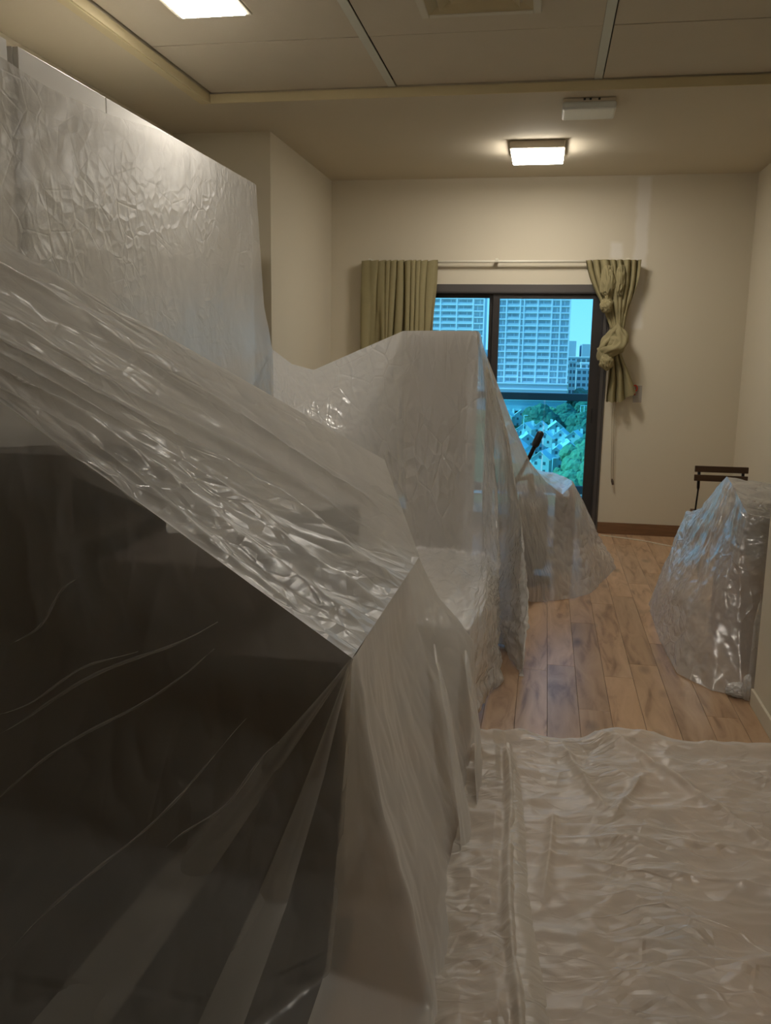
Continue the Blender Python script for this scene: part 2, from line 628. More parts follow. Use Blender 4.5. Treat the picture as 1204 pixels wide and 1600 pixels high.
# ------------------------------------------------------------ dust sheet lofts
def resample(poly, n):
    p = np.asarray(poly, float)
    d = np.r_[0, np.cumsum(np.linalg.norm(np.diff(p, axis=0), axis=1))]
    t = np.linspace(0, d[-1], n)
    return np.stack([np.interp(t, d, p[:, k]) for k in range(3)], 1)


def smooth_axis(G, n, axis):
    for _ in range(n):
        H = G.copy()
        a = [slice(None)] * 3
        b = [slice(None)] * 3
        c = [slice(None)] * 3
        a[axis], b[axis], c[axis] = slice(0, -2), slice(1, -1), slice(2, None)
        H[tuple(b)] = 0.25 * G[tuple(a)] + 0.5 * G[tuple(b)] + 0.25 * G[tuple(c)]
        G = H
    return G


def loft(profiles, nu, nv, su=2, sv=2, even=True):
    """profiles: polylines running down the sheet, ordered across it -> grid [nu, nv, 3]"""
    rows = np.stack([resample(p, nv) for p in profiles])
    w = np.linalg.norm(np.diff(rows, axis=0), axis=2).mean(1)
    d = np.r_[0, np.cumsum(np.maximum(w, 0.01))] if even else np.arange(len(rows), dtype=float)
    t = np.linspace(0, d[-1], nu)
    G = np.empty((nu, nv, 3))
    for j in range(nv):
        for k in range(3):
            G[:, j, k] = np.interp(t, d, rows[:, j, k])
    G = smooth_axis(G, su, 0)
    G = smooth_axis(G, sv, 1)
    return G


def metric(G):
    s = np.r_[0, np.cumsum(np.linalg.norm(np.diff(G, axis=0), axis=2).mean(1))]
    t = np.r_[0, np.cumsum(np.linalg.norm(np.diff(G, axis=1), axis=2).mean(0))]
    return np.meshgrid(s, t, indexing='ij')


def normals(G):
    a = np.gradient(G, axis=0)
    b = np.gradient(G, axis=1)
    n = np.cross(a, b)
    return n / (np.linalg.norm(n, axis=2, keepdims=True) + 1e-9)


def crumple(G, layers, mask=None, seed=0):
    """layers: (amplitude, freq across, freq along, ridged)"""
    S, T = metric(G)
    h = np.zeros(S.shape)
    for i, (amp, fu, fv, rd) in enumerate(layers):
        wob = 0.35 * perlin(S * 2.1, T * 2.1, 3.3, seed + 50 + i)
        n = perlin(S * fu + wob, T * fv + wob, 0.37 * i, seed + i)
        if rd:
            n = (1 - np.abs(n) * 2.2) - 0.55
        h += amp * n
    if mask is not None:
        h = h * mask
    return G + normals(G) * h[..., None]


def grid_faces(nu, nv, off=0):
    i, j = np.meshgrid(np.arange(nu - 1), np.arange(nv - 1), indexing='ij')
    a = (i * nv + j).ravel() + off
    return np.stack([a, a + nv, a + nv + 1, a + 1], 1)


def grids(name, Gs, mat, parent=None):
    V, F, U, o = [], [], [], 0
    for G in Gs:
        nu, nv = G.shape[:2]
        S, T = metric(G)
        V.append(G.reshape(-1, 3))
        U.append(np.stack([S.ravel() + o * 0.0013, T.ravel()], 1))
        F.append(grid_faces(nu, nv, o))
        o += nu * nv
    return mesh(name, np.concatenate(V), np.concatenate(F), mat, parent, True, np.concatenate(U))


# ============================================================ THE ROOM
ZC, ZT = 2.905, 2.960          # plaster ceiling, recessed tile ceiling
YB = 7.574                     # back wall
XL, XLN = -1.85, -2.52         # left wall at the back, left wall of the recess
XR, XRN = 1.55, 0.958          # right wall at the back, nearer right wall
YS = 3.874                     # where the right wall steps in
YL = 5.874                     # where the left wall steps in
YF = -1.3                      # wall behind the photographer

# floor: dark underlay and separate laminate planks
floor = struct(box('floor', (XLN - .15, YF - .15, -0.06), (XR + .15, YB + .15, -0.008), 'floor_base'),
               'warm brown laminate plank floor', 'floor')
pw = 0.133
x0 = 0.072 - 20 * pw
rng = random.Random(3)
k = 0
while x0 + k * pw < XR:
    xa, xb = x0 + k * pw + 0.0006, x0 + (k + 1) * pw - 0.0006
    k += 1
    ya = YF - rng.random() * 1.2
    while ya < YB:
        yb = ya + 1.26
        a, b = max(ya + 0.0006, YF), min(yb - 0.0006, YB)
        ya = yb
        xa2, xb2 = max(xa, XLN), min(xb, XR)
        if b - a < 0.02 or xb2 - xa2 < 0.01:
            continue
        if xb2 > XRN + .15 and b < YS:
            continue
        if xa2 < XL - .2 and a > YL:
            continue
        c = 0.0008
        v = [(xa2, a, -.008), (xb2, a, -.008), (xb2, b, -.008), (xa2, b, -.008),
             (xa2, a, -c), (xb2, a, -c), (xb2, b, -c), (xa2, b, -c),
             (xa2 + c, a + c, 0), (xb2 - c, a + c, 0), (xb2 - c, b - c, 0), (xa2 + c, b - c, 0)]
        f = [(0, 1, 5, 4), (1, 2, 6, 5), (2, 3, 7, 6), (3, 0, 4, 7), (4, 5, 9, 8), (5, 6, 10, 9), (6, 7, 11, 10), (7, 4, 8, 11), (8, 9, 10, 11), (3, 2, 1, 0)]
        mesh('plank', v, f, 'floor_wood', floor)

# walls
W = 0.15
WX0, WX1, WZ1 = -1.36, 0.487, 2.062      # window opening
bm = bmesh.new()
bm_box(bm, (XL - W, YB, 0), (WX0, YB + W, ZC + .2))
bm_box(bm, (WX1, YB, 0), (XR + W, YB + W, ZC + .2))
bm_box(bm, (WX0, YB, WZ1), (WX1, YB + W, ZC + .2))
struct(from_bm('wall_back', bm, 'wall_patched'), 'cream back wall with pale filler patches around the balcony window', 'wall')
bm = bmesh.new()
bm_box(bm, (XL - W, YL, 0), (XL, YB, ZC + .2))
bm_box(bm, (XLN - W, YL, 0), (XL - W, YL + W, ZC + .2))
bm_box(bm, (XLN - W, YF, 0), (XLN, YL, ZC + .2))
struct(from_bm('wall_left', bm, 'wall'), 'cream left wall stepping back behind the tall wardrobe', 'wall')
bm = bmesh.new()
bm_box(bm, (XR, YS - W, 0), (XR + W, YB, ZC + .2))
bm_box(bm, (XRN + W, YS - W, 0), (XR, YS, ZC + .2))
bm_box(bm, (XRN, YF, 0), (XRN + W, YS, ZC + .2))
struct(from_bm('wall_right', bm, 'wall'), 'cream right wall with a projecting corner beside the floor sheet', 'wall')
struct(box('wall_front', (XLN - W, YF - W, 0), (XRN + W, YF, ZC + .2), 'wall'), 'cream wall facing the balcony window', 'wall')

# baseboards
struct(box('baseboard_back', (WX1 + .005, YB - 0.014, 0), (XR, YB, 0.098), 'base_wood', bevel=0.002), 'brown wooden baseboard under the back wall', 'baseboard')
struct(box('baseboard_right', (XR - 0.014, YS, 0), (XR, YB - .015, 0.098), 'base_wood', bevel=0.002), 'brown wooden baseboard along the far right wall', 'baseboard')
struct(box('baseboard_left', (XL, YL, 0), (XL + 0.014, YB - .001, 0.098), 'base_wood', bevel=0.002), 'brown wooden baseboard along the left wall', 'baseboard')
struct(box('baseboard_front', (XRN - 0.012, YF, 0), (XRN, YS + .001, 0.075), 'wall', bevel=0.003), 'cream painted baseboard on the projecting right wall', 'baseboard')

# ceiling: plaster slab with a recessed tile field
TX0, TX1, TY1 = -2.0, 0.93, 5.195
bm = bmesh.new()
bm_box(bm, (XLN - W, TY1, ZC), (XR + W, YB + W, ZC + .3))
bm_box(bm, (XLN - W, YF - W, ZC), (TX0, TY1, ZC + .3))
bm_box(bm, (TX1 + .35, YF - W, ZC), (XR + W, TY1, ZC + .3))
bm_box(bm, (TX0, YF - W, ZC + .15), (TX1 + .35, TY1, ZC + .3))
ceil = struct(from_bm('ceiling', bm, 'soffit'), 'cream plaster ceiling around a field of recessed panels', 'ceiling')
TX1 = 1.28
box('recess_shadow', (TX0 + .001, YF, ZT + .035), (TX1 - .001, TY1 - .001, ZT + .045), 'void', ceil)
bx = [-2.0, -0.921, 0.203, 1.327]
yl = [5.195 - 0.795 * i for i in range(9)]
for i in range(3):
    for j in range(8):
        xa = bx[i] + (0.012 if i == 0 else 0.026)
        xb = min(bx[i + 1] - 0.023, TX1 - .004)
        ya, yb = max(yl[j + 1] + 0.004, YF), yl[j] - 0.004 - (0.004 if j == 0 else 0)
        if yb - ya < .05:
            continue
        dz = rng.uniform(-.0015, .0015)
        box('ceiling_tile', (xa, ya, ZT + dz), (xb, yb, ZT + .012 + dz), 'tile', ceil, bevel=0.0015)
for i in (1, 2):
    box('ceiling_bar', (bx[i] - .0225, YF, ZT - .004), (bx[i] + .020, TY1 - .008, ZT + .003), 'tbar', ceil, bevel=0.001)
box('ceiling_edge_trim', (TX0, TY1 - .010, ZC - .004), (TX1, TY1 - .0005, ZT - .008), 'trim_cream', ceil, bevel=0.002)
box('ceiling_edge_trim', (TX0 + .0005, YF, ZC - .004), (TX0 + .010, TY1 - .012, ZT - .014), 'trim_cream', ceil, bevel=0.002)
box('ceiling_edge_trim', (TX0 - .05, YF, ZC - .008), (TX0, TY1 - .012, ZC - .0005), 'trim_cream', ceil, bevel=0.002)

# ------------------------------------------------------------ sliding balcony window
win = thing('window_1', 'dark framed sliding balcony window with blue tinted panes', 'window', ((WX0 + WX1) / 2, YB, 0))
win['kind'] = 'structure'
yo = YB - 0.012
bm = bmesh.new()
bm_box(bm, (WX0, yo, WZ1 - .062), (WX1, YB + .11, WZ1), .003)
bm_box(bm, (WX0, yo, 0), (WX1, YB + .11, .05), .003)
bm_box(bm, (WX0, yo, .05), (WX0 + .05, YB + .11, WZ1 - .062), .003)
bm_box(bm, (WX1 - .05, yo, .05), (WX1, YB + .11, WZ1 - .062), .003)
from_bm('outer_frame', bm, 'frame_light', win)
zt, zb = WZ1 - .062, .05
# fixed left leaf sits further out, sliding right leaf nearer the room
def leaf(name, xa, xb, ya, ws, wt, mat):
    bm = bmesh.new()
    bm_box(bm, (xa, ya, zb), (xa + ws[0], ya + .04, zt), .002)
    bm_box(bm, (xb - ws[1], ya, zb), (xb, ya + .04, zt), .002)
    bm_box(bm, (xa + ws[0], ya, zt - wt), (xb - ws[1], ya + .04, zt), .002)
    bm_box(bm, (xa + ws[0], ya, zb), (xb - ws[1], ya + .04, zb + .07), .002)
    f = from_bm(name, bm, mat, win)
    box('pane', (xa + ws[0] - .004, ya + .017, zb + .066), (xb - ws[1] + .004, ya + .023, zt - wt + .004), 'pane_glass', f)
    return f
leaf('fixed_leaf', WX0 + .05, -0.452, YB + .062, (.06, .045), .045, 'frame_dark')
sl = leaf('sliding_leaf', -0.462, WX1 - .05, YB + .008, (.055, .085), .052, 'frame_dark')
box('latch', (.384, YB + .002, .935), (.397, YB + .009, 1.055), 'rubber', sl, bevel=.002)
bm = bmesh.new()
bm_box(bm, (WX1 - .055, yo - .006, .05), (WX1 - .047, YB, zt), .001)
bm_box(bm, (WX1 - .02, yo - .004, .05), (WX1 - .014, YB, zt), .001)
from_bm('track_lip', bm, 'frame_dark', win)
box('head_track', (WX0 + .05, yo - .004, zt - .012), (WX1 - .05, YB + .007, zt + .001), 'frame_dark', win, bevel=.001)

# ------------------------------------------------------------ curtain rail, curtains, cord
rail = thing('curtain_rail', 'slim white curtain rail above the balcony window', 'curtain rail', (-.45, YB - .06, 2.235))
tube('rail', [(-1.57, YB - .07, 2.238), (.66, YB - .07, 2.238)], .011, 'rod', rail)
for bxp in (-1.5, -.44, .6):
    box('bracket', (bxp - .012, YB - .085, 2.235), (bxp + .012, YB, 2.262), 'rod', rail, bevel=.002)


def pleats(x, k, seed):
    return np.sin(x * k + 1.4 * perlin(x * 6, 0.5, 0.5, seed))


# left curtain: hangs in uneven pleats
nu, nv = 260, 60
u = np.linspace(0, 1, nu)[:, None] * np.ones((1, nv))
v = np.ones((nu, 1)) * np.linspace(0, 1, nv)[None, :]
uw = u - .10 * np.sin(2 * np.pi * (u - .08)) / (2 * np.pi) * 6
ph = 2 * np.pi * (9.5 * uw + 1.5 * perlin(u * 7, v * 1.3, .2, 3))
dense = np.exp(-((u - .58) / .22) ** 2)
amp = (.022 + .020 * dense) * (0.6 + .5 * v) * (1 + 1.2 * perlin(u * 4, v * 1.5, .8, 6))
fl = np.sin(ph + .5 * np.sin(5 * v))
fl = np.sign(fl) * np.abs(fl) ** .7
X = -1.553 + .615 * (u + .02 * np.sin(4 * np.pi * u)) + .016 * np.cos(ph) * (1 - .2 * v) + .03 * v * (u - .75) + .02 * v * perlin(u * 4, v * 2, .1, 8)
Y = YB - .085 + amp * fl + .016 * perlin(u * 9, v * 2.2, .7, 9)
Z = 2.245 - 1.99 * v + .006 * np.cos(ph) * (v < .02)
lc = thing('curtain', 'olive beige pleated curtain hanging loose in folds', 'curtain', (-1.25, YB - .07, .25))
grids('drape', [np.stack([X, Y, Z], 2)], 'curtain', lc)
for hx in np.linspace(-1.53, -.96, 9):
    tube('hook', [(hx, YB - .072, 2.245), (hx, YB - .07, 2.226)], .004, 'rod', lc, 6)

# right curtain: gathered and tied in a knot
rc = thing('curtain', 'olive beige curtain gathered up and tied in a big knot', 'curtain', (.56, YB - .08, 1.12))
nu, nv = 200, 90
u = np.linspace(0, 1, nu)[:, None] * np.ones((1, nv))
v = np.ones((nu, 1)) * np.linspace(0, 1, nv)[None, :]
cx = .482 + .075 * v ** 1.1
hw = .172 * (1 - v) ** .8 + .046 + .012 * np.sin(v * 6)
ph = 2 * np.pi * (7.5 * u + .7 * perlin(u * 4, v * 1.2, .4, 21))
X = cx + (u - .5) * 2 * hw + .008 * np.cos(ph)
Y = YB - .085 - .05 * np.sin(np.pi * u) * (.35 + .9 * v * (1 - v) * 2) + (.020 * (1 - v) + .008) * np.sin(ph) + .02 * perlin(u * 5, v * 6, .3, 5)
Z = 2.246 - .56 * v + .012 * perlin(u * 6, v * 4, .9, 31)
grids('drape', [np.stack([X, Y, Z], 2)], 'curtain', rc)


def blob(name, c, r, seed, amp, parent, mat='curtain', fold=(6, 2)):
    bm = bmesh.new()
    bmesh.ops.create_icosphere(bm, subdivisions=5, radius=1.0)
    co = np.array([q.co[:] for q in bm.verts])
    ang = np.arctan2(co[:, 1], co[:, 0])
    h = perlin(co[:, 0] * 1.4, co[:, 1] * 1.4, co[:, 2] * 1.4, seed) * amp * 1.6 + amp * .8 * (1 - np.abs(perlin(co[:, 0] * fold[0] * .35 + co[:, 2], co[:, 1] * fold[0] * .35, co[:, 2] * fold[1] * .5, seed + 1)) * 3)
    co = co * (1 + h)[:, None] * np.array(r) + np.array(c)
    for q, p in zip(bm.verts, co):
        q.co = p
    return from_bm(name, bm, mat, parent, True)


# bunches of cloth pulled back through the gather
blob('bunch', (.450, YB - .135, 2.07), (.050, .035, .115), 4, .30, rc, fold=(11, 3))
blob('bunch', (.548, YB - .135, 2.09), (.034, .032, .105), 8, .30, rc, fold=(11, 3))
blob('bunch', (.452, YB - .140, 1.89), (.046, .036, .050), 12, .28, rc, fold=(10, 5))


def wrap(name, path, wid, thick, parent, seed):
    """a rolled band of cloth following a path"""
    P = resample(path, 60)
    T = np.gradient(P, axis=0)
    T /= np.linalg.norm(T, axis=1, keepdims=True)
    ref = np.array([0, -1.0, 0])
    n = 28
    G = np.empty((60, n, 3))
    for i in range(60):
        a = np.cross(T[i], ref)
        a /= np.linalg.norm(a) + 1e-9
        b = np.cross(a, T[i])
        s = i / 59
        for j in range(n):
            th = 2 * np.pi * j / (n - 1)
            rr = 1 + .22 * math.sin(3 * th + 4 * s * math.pi + seed) + .12 * math.sin(7 * th - 5 * s)
            G[i, j] = P[i] + a * math.cos(th) * wid * rr + b * math.sin(th) * thick * rr
    return grids(name, [G], 'curtain', parent)


ky = YB - .12
cvp = lambda pts: smooth_axis(np.array([[p] for p in resample(pts, 60)]), 40, 0)[:, 0, :]
wrap('knot_wrap', cvp([(.535, ky + .02, 1.715), (.575, ky - .02, 1.66), (.585, ky - .05, 1.60), (.54, ky - .075, 1.555), (.47, ky - .065, 1.525), (.43, ky - .03, 1.50)]), .048, .034, rc, 1)
wrap('knot_wrap', cvp([(.555, ky + .02, 1.70), (.51, ky - .02, 1.655), (.465, ky - .035, 1.60), (.44, ky - .045, 1.54), (.45, ky - .05, 1.46)]), .040, .032, rc, 3)
blob('knot_end', (.474, ky - .060, 1.445), (.050, .040, .060), 17, .18, rc, fold=(8, 4))
blob('knot_core', (.535, ky - .03, 1.575), (.075, .05, .075), 23, .12, rc)
# tail below the knot
nu, nv = 160, 60
u = np.linspace(0, 1, nu)[:, None] * np.ones((1, nv))
v = np.ones((nu, 1)) * np.linspace(0, 1, nv)[None, :]
left = .505 - .018 * v
right = .575 + .155 * v ** .9
ph = 2 * np.pi * (3.2 * u + .5 * perlin(u * 3, v * 1.4, .1, 41))
X = left + (right - left) * u + .006 * np.cos(ph)
Y = YB - .095 + (.016 + .012 * v) * np.sin(ph) - .02 * (1 - v)
Z = 1.53 - (1.53 - 1.118) * v + .10 * v * np.clip((u - .45) / .55, 0, 1) ** 1.2 * .85 + .004 * np.cos(ph * 2) * v
grids('tail', [np.stack([X, Y, Z], 2)], 'curtain', rc)

cd = thing('pull_chain', 'thin beaded pull chain loop with a small weight on the back wall', 'chain', (.58, YB - .03, .44))
tube('cord', [(.585, YB - .03, 1.24), (.575, YB - .03, 1.0), (.592, YB - .03, .47)], .0028, 'cord', cd, 6)
tube('cord', [(.565, YB - .03, 1.24), (.556, YB - .03, 1.0), (.580, YB - .03, .47)], .0028, 'cord', cd, 6)
tube('weight', [(.585, YB - .03, .475), (.590, YB - .03, .455), (.597, YB - .03, .425)], [.007, .011, .008], 'trunk', cd, 8)
hk = thing('cord_hook', 'small red cord hook on a clear plate beside the knotted curtain', 'hook', (.745, YB - .01, 1.12))
box('plate', (.715, YB - .006, 1.115), (.785, YB, 1.255), 'film_clear', hk, bevel=.002)
bm = bmesh.new()
bm_tube(bm, [(.727 + .018 * math.cos(a), YB - .014, 1.232 + .024 * math.sin(a)) for a in np.linspace(-1.2, math.pi + 1.2, 14)], .006, 8)
bm_tube(bm, [(.727, YB - .014, 1.21), (.727, YB - .014, 1.175)], .006, 8)
from_bm('hook', bm, 'red', hk, True)

# ------------------------------------------------------------ ceiling fixtures
t = thing('ceiling_light', 'lit square surface light on the plaster ceiling above the window', 'ceiling light', (-.127, 6.52, ZC - .072))
box('housing', (-.312, 6.30, ZC - .052), (.056, 6.745, ZC - .0005), 'housing', t, bevel=.008)
box('diffuser', (-.303, 6.312, ZC - .072), (.047, 6.735, ZC - .050), 'led', t, bevel=.006)
t = thing('ceiling_light', 'lit square panel light set in the ceiling tiles over the wardrobe', 'ceiling light', (-1.515, 3.86, ZT - .03))
bm = bmesh.new()
bm_box(bm, (-1.685, 3.69, ZT - .014), (-1.66, 4.03, ZT - .0025), .003)
bm_box(bm, (-1.37, 3.69, ZT - .014), (-1.345, 4.03, ZT - .0025), .003)
bm_box(bm, (-1.66, 3.69, ZT - .014), (-1.37, 3.715, ZT - .0025), .003)
bm_box(bm, (-1.66, 4.005, ZT - .014), (-1.37, 4.03, ZT - .0025), .003)
from_bm('bezel', bm, 'vent_frame', t)
box('diffuser', (-1.662, 3.713, ZT - .020), (-1.368, 4.007, ZT - .0025), 'led', t, bevel=.003)
t = thing('ceiling_light', 'added unseen square panel light in the ceiling tiles over the floor sheet', 'ceiling light', (.76, 2.3, ZT - .03))  # added panel, out of view, to brighten the foreground
bm = bmesh.new()
bm_box(bm, (.59, 2.13, ZT - .014), (.615, 2.47, ZT - .0025), .003)
bm_box(bm, (.905, 2.13, ZT - .014), (.93, 2.47, ZT - .0025), .003)
bm_box(bm, (.615, 2.13, ZT - .014), (.905, 2.155, ZT - .0025), .003)
bm_box(bm, (.615, 2.445, ZT - .014), (.905, 2.47, ZT - .0025), .003)
from_bm('bezel', bm, 'vent_frame', t)
box('diffuser', (.613, 2.153, ZT - .020), (.907, 2.447, ZT - .0025), 'led', t, bevel=.003)
t = thing('emergency_light', 'unlit white emergency light box on the ceiling beside the tile field', 'emergency light', (.17, 5.44, ZC - .06))
box('base', (.022, 5.33, ZC - .022), (.312, 5.565, ZC - .0005), 'housing', t, bevel=.006)
bm = bmesh.new()
vs_ = bm_box(bm, (.020, 5.325, ZC - .062), (.316, 5.57, ZC - .020), .012)
from_bm('cover', bm, 'emerg_cover', t)
for q in (.14, .172, .22):
    box('cable_clip', (q - .006, 5.320, ZC - .016), (q + .006, 5.331, ZC - .006), 'black', t, bevel=.001)
t = thing('ceiling_vent', 'square cream ceiling vent with a recessed core among the tiles', 'vent', (-.35, 3.89, ZT - .03))
bm = bmesh.new()
for lo, hi in (((-.61, 3.63), (-.575, 4.15)), ((-.125, 3.63), (-.09, 4.15)), ((-.575, 3.63), (-.125, 3.665)), ((-.575, 4.115), (-.125, 4.15))):
    bm_box(bm, (*lo, ZT - .022), (*hi, ZT - .0025), .004)
from_bm('frame', bm, 'vent_frame', t)
for q, (ins, z) in enumerate(((.035, .018), (.09, .026), (.145, .018))):
    a, b, c, d = -.61 + ins, -.09 - ins, 3.63 + ins, 4.15 - ins
    i2 = .045
    z0, z1 = ZT - .003, ZT - z
    vv = [(a, c, z1), (b, c, z1), (b, d, z1), (a, d, z1), (a + i2, c + i2, z0), (b - i2, c + i2, z0), (b - i2, d - i2, z0), (a + i2, d - i2, z0)]
    mesh('louvre', vv, [(0, 1, 5, 4), (1, 2, 6, 5), (2, 3, 7, 6), (3, 0, 4, 7)], 'vent_inner', t)
box('core', (-.42, 3.82, ZT - .02), (-.28, 3.96, ZT - .0025), 'vent_frame', t, bevel=.003)


# ============================================================ FURNITURE UNDER THE SHEETS
XW = -1.70
def wardrobe(label, ya, yb, nd, top):
    t = thing('wardrobe', label, 'wardrobe', (XW - .33, (ya + yb) / 2, 0))
    box('carcass', (XW - .66, ya, 0), (XW - .02, yb, top), 'white_laminate', t, bevel=.002)
    w = (yb - ya) / nd
    for i in range(nd):
        d = box('door', (XW - .019, ya + i * w + .0025, .08), (XW, ya + (i + 1) * w - .0025, top - .001), 'white_laminate', t, bevel=.002)
        hy = ya + i * w + (w - .05 if i % 2 == 0 else .05)
        tube('handle', [(XW + .001, hy, 1.0), (XW + .012, hy, 1.0), (XW + .012, hy, 1.16), (XW + .001, hy, 1.16)], .004, 'frame_light', d, 6)
    return t
wardrobe('tall white wardrobe wrapped in clear film beside the left wall', 2.755, 5.07, 4, 2.437)
wardrobe('white wardrobe end beyond the dark gap, mostly behind the big dust sheet', 1.35, 2.700, 2, 2.437)
tag(box('gap_shade', (XW - .60, 2.702, 0), (XW - .05, 2.753, 2.40), 'grey_plastic'), 'dark grey strip standing in for shade in the gap between two white wardrobes', 'post')  # grey body stands in for the darkness of the open gap

# sideboard whose dark end shows through the film
t = thing('sideboard', 'dark brown wooden sideboard under the big dust sheet', 'sideboard', (-1.0, 2.56, 0))
box('body', (-1.60, 2.045, .06), (-.475, 3.08, .71), 'dark_wood', t, bevel=.004)
box('top', (-1.61, 2.03, .71), (-.46, 3.10, .738), 'dark_wood', t, bevel=.004)
box('plinth', (-1.57, 2.08, .0), (-.52, 3.04, .06), 'black', t)
for i in range(3):
    a = -1.585 + i * .367
    d = box('door', (a, 2.031, .075), (a + .36, 2.046, .70), 'dark_brown', t, bevel=.003)
    tube('knob', [(a + .33, 2.032, .42), (a + .33, 2.015, .42)], [.008, .012], 'black_metal', d, 8)
for i in range(3):
    d = box('drawer', (-.476, 2.07 + i * .335, .08), (-.462, 2.40 + i * .335, .70), 'tan_fabric', t, bevel=.003)
tag(box('floor_darkener', (-1.75, .8, .001), (-.43, 2.075, .006), 'floor_darkener', bevel=.001), 'added dark sheet darkening the floor in front of the covered sideboard', 'floor_darkener')  # added dark sheet, keeps the floor under the front film near black
t = thing('hutch', 'dark bookcase hutch standing on the covered sideboard', 'hutch', (-1.42, 2.4, .738))
box('back', (-1.62, 2.12, .74), (-1.605, 2.68, 1.22), 'dark_wood', t)
for zz in (.74, .97, 1.20):
    box('shelf', (-1.604, 2.12, zz), (-1.22, 2.68, zz + .018), 'dark_wood', t)
for yy in (2.10, 2.682):
    box('side', (-1.62, yy, .74), (-1.22, yy + .018, 1.22), 'dark_wood', t)
t = tag(box('storage_case', (-1.18, 2.16, .74), (-.80, 2.55, .93), 'dark_brown', bevel=.01), 'dark brown storage case on top of the covered sideboard', 'case')
# flat screen under the peak of the sheet
t = thing('monitor', 'flat dark screen under the peak of the big dust sheet', 'monitor', (-.76, 2.945, .738))
ang = math.atan2(.31, .28)
def rbox(name, c, s, mat, parent, rz, bev=.003):
    return box(name, [c[i] - s[i] / 2 for i in range(3)], [c[i] + s[i] / 2 for i in range(3)], mat, parent, bevel=bev, rotz=rz)
rbox('screen', (-.76, 2.935, .865), (.34, .025, .17), 'black', t, ang)
rbox('stand_neck', (-.76, 2.935, .77), (.05, .02, .06), 'grey_plastic', t, ang)
rbox('stand_foot', (-.76, 2.935, .744), (.2, .12, .01), 'grey_plastic', t, ang)

# low bench and tall cabinet under the second sheet
t = thing('storage_bench', 'low beige storage bench under the sheet before the tall cabinet', 'bench', (-.8, 3.95, 0))
box('body', (-1.25, 3.38, .0), (-.34, 4.50, .36), 'beige_board', t, bevel=.005)
box('seat_pad', (-1.25, 3.37, .362), (-.33, 4.51, .425), 'tan_fabric', t, bevel=.02)
t = thing('tall_cabinet', 'tall narrow beige cabinet under the peaked dust sheet', 'cabinet', (-.55, 4.9, 0))
box('body', (-.715, 4.655, 0), (-.385, 5.13, 1.585), 'beige_board', t, bevel=.004)
d = box('door', (-.712, 4.637, .06), (-.388, 4.654, 1.575), 'beige_board', t, bevel=.003)
tube('handle', [(-.42, 4.637, .95), (-.42, 4.628, .95), (-.42, 4.628, 1.07), (-.42, 4.637, 1.07)], .004, 'frame_light', d, 6)

# exercise bike, its handle pokes out of the film
t = thing('exercise_bike', 'dark exercise bike under clear film with one black handle sticking out', 'exercise bike', (-.05, 6.05, 0))
bm = bmesh.new()
for s in (-1, 1):
    for rr, hh in ((.22, .10),):
        n = 28
        ring0 = [bm.verts.new((-.045 + s * hh * .95, 5.98 + rr * math.cos(2 * math.pi * i / n), .30 + rr * 1.15 * math.sin(2 * math.pi * i / n))) for i in range(n)]
        ring1 = [bm.verts.new((-.045 + s * hh, 5.98 + rr * .85 * math.cos(2 * math.pi * i / n), .30 + rr * .98 * math.sin(2 * math.pi * i / n))) for i in range(n)]
        for i in range(n):
            bm.faces.new((ring0[i], ring0[(i + 1) % n], ring1[(i + 1) % n], ring1[i]))
        bm.faces.new(ring1)
        if s == -1:
            keep = ring0
        else:
            for i in range(n):
                bm.faces.new((keep[i], keep[(i + 1) % n], ring0[(i + 1) % n], ring0[i]))
from_bm('flywheel_cover', bm, 'black', t)
tube('front_foot', [(-.17, 5.70, .035), (.09, 5.70, .035)], .03, 'black_metal', t)
tube('rear_foot', [(-.22, 6.62, .035), (.12, 6.62, .035)], .03, 'black_metal', t)
tube('main_frame', [(-.045, 5.70, .05), (-.045, 5.85, .16), (-.045, 6.3, .24), (-.045, 6.62, .05)], .028, 'black_metal', t)
tube('handle_post', [(-.045, 5.98, .45), (-.06, 5.97, .60), (-.075, 5.96, .70)], .024, 'black_metal', t)
tube('seat_post', [(-.045, 6.30, .24), (-.05, 6.36, .44)], .02, 'black_metal', t)
rbox('seat', (-.05, 6.38, .475), (.16, .22, .06), 'black', t, 0, .02)
h = tube('handlebar', [(-.20, 5.93, .60), (-.14, 5.92, .70), (-.078, 5.905, .832), (-.05, 5.90, .90)], .014, 'black_metal', t)
tube('grip', [(-.052, 5.90, .893), (-.046, 5.90, .91), (-.016, 5.90, .985), (-.011, 5.90, .996)], [.018, .026, .024, .012], 'black', h, 14)
h = tube('handlebar', [(-.075, 5.96, .68), (-.16, 5.94, .66), (-.20, 5.93, .60)], .014, 'black_metal', t)
for s in (-1, 1):
    p = tube('crank', [(-.045 + s * .08, 5.98, .30), (-.045 + s * .10, 5.98 + s * .05, .30 - s * .15)], .01, 'grey_plastic', t)
    rbox('pedal', (-.045 + s * .135, 5.98 + s * .05, .30 - s * .15), (.06, .09, .02), 'black', p, 0, .004)

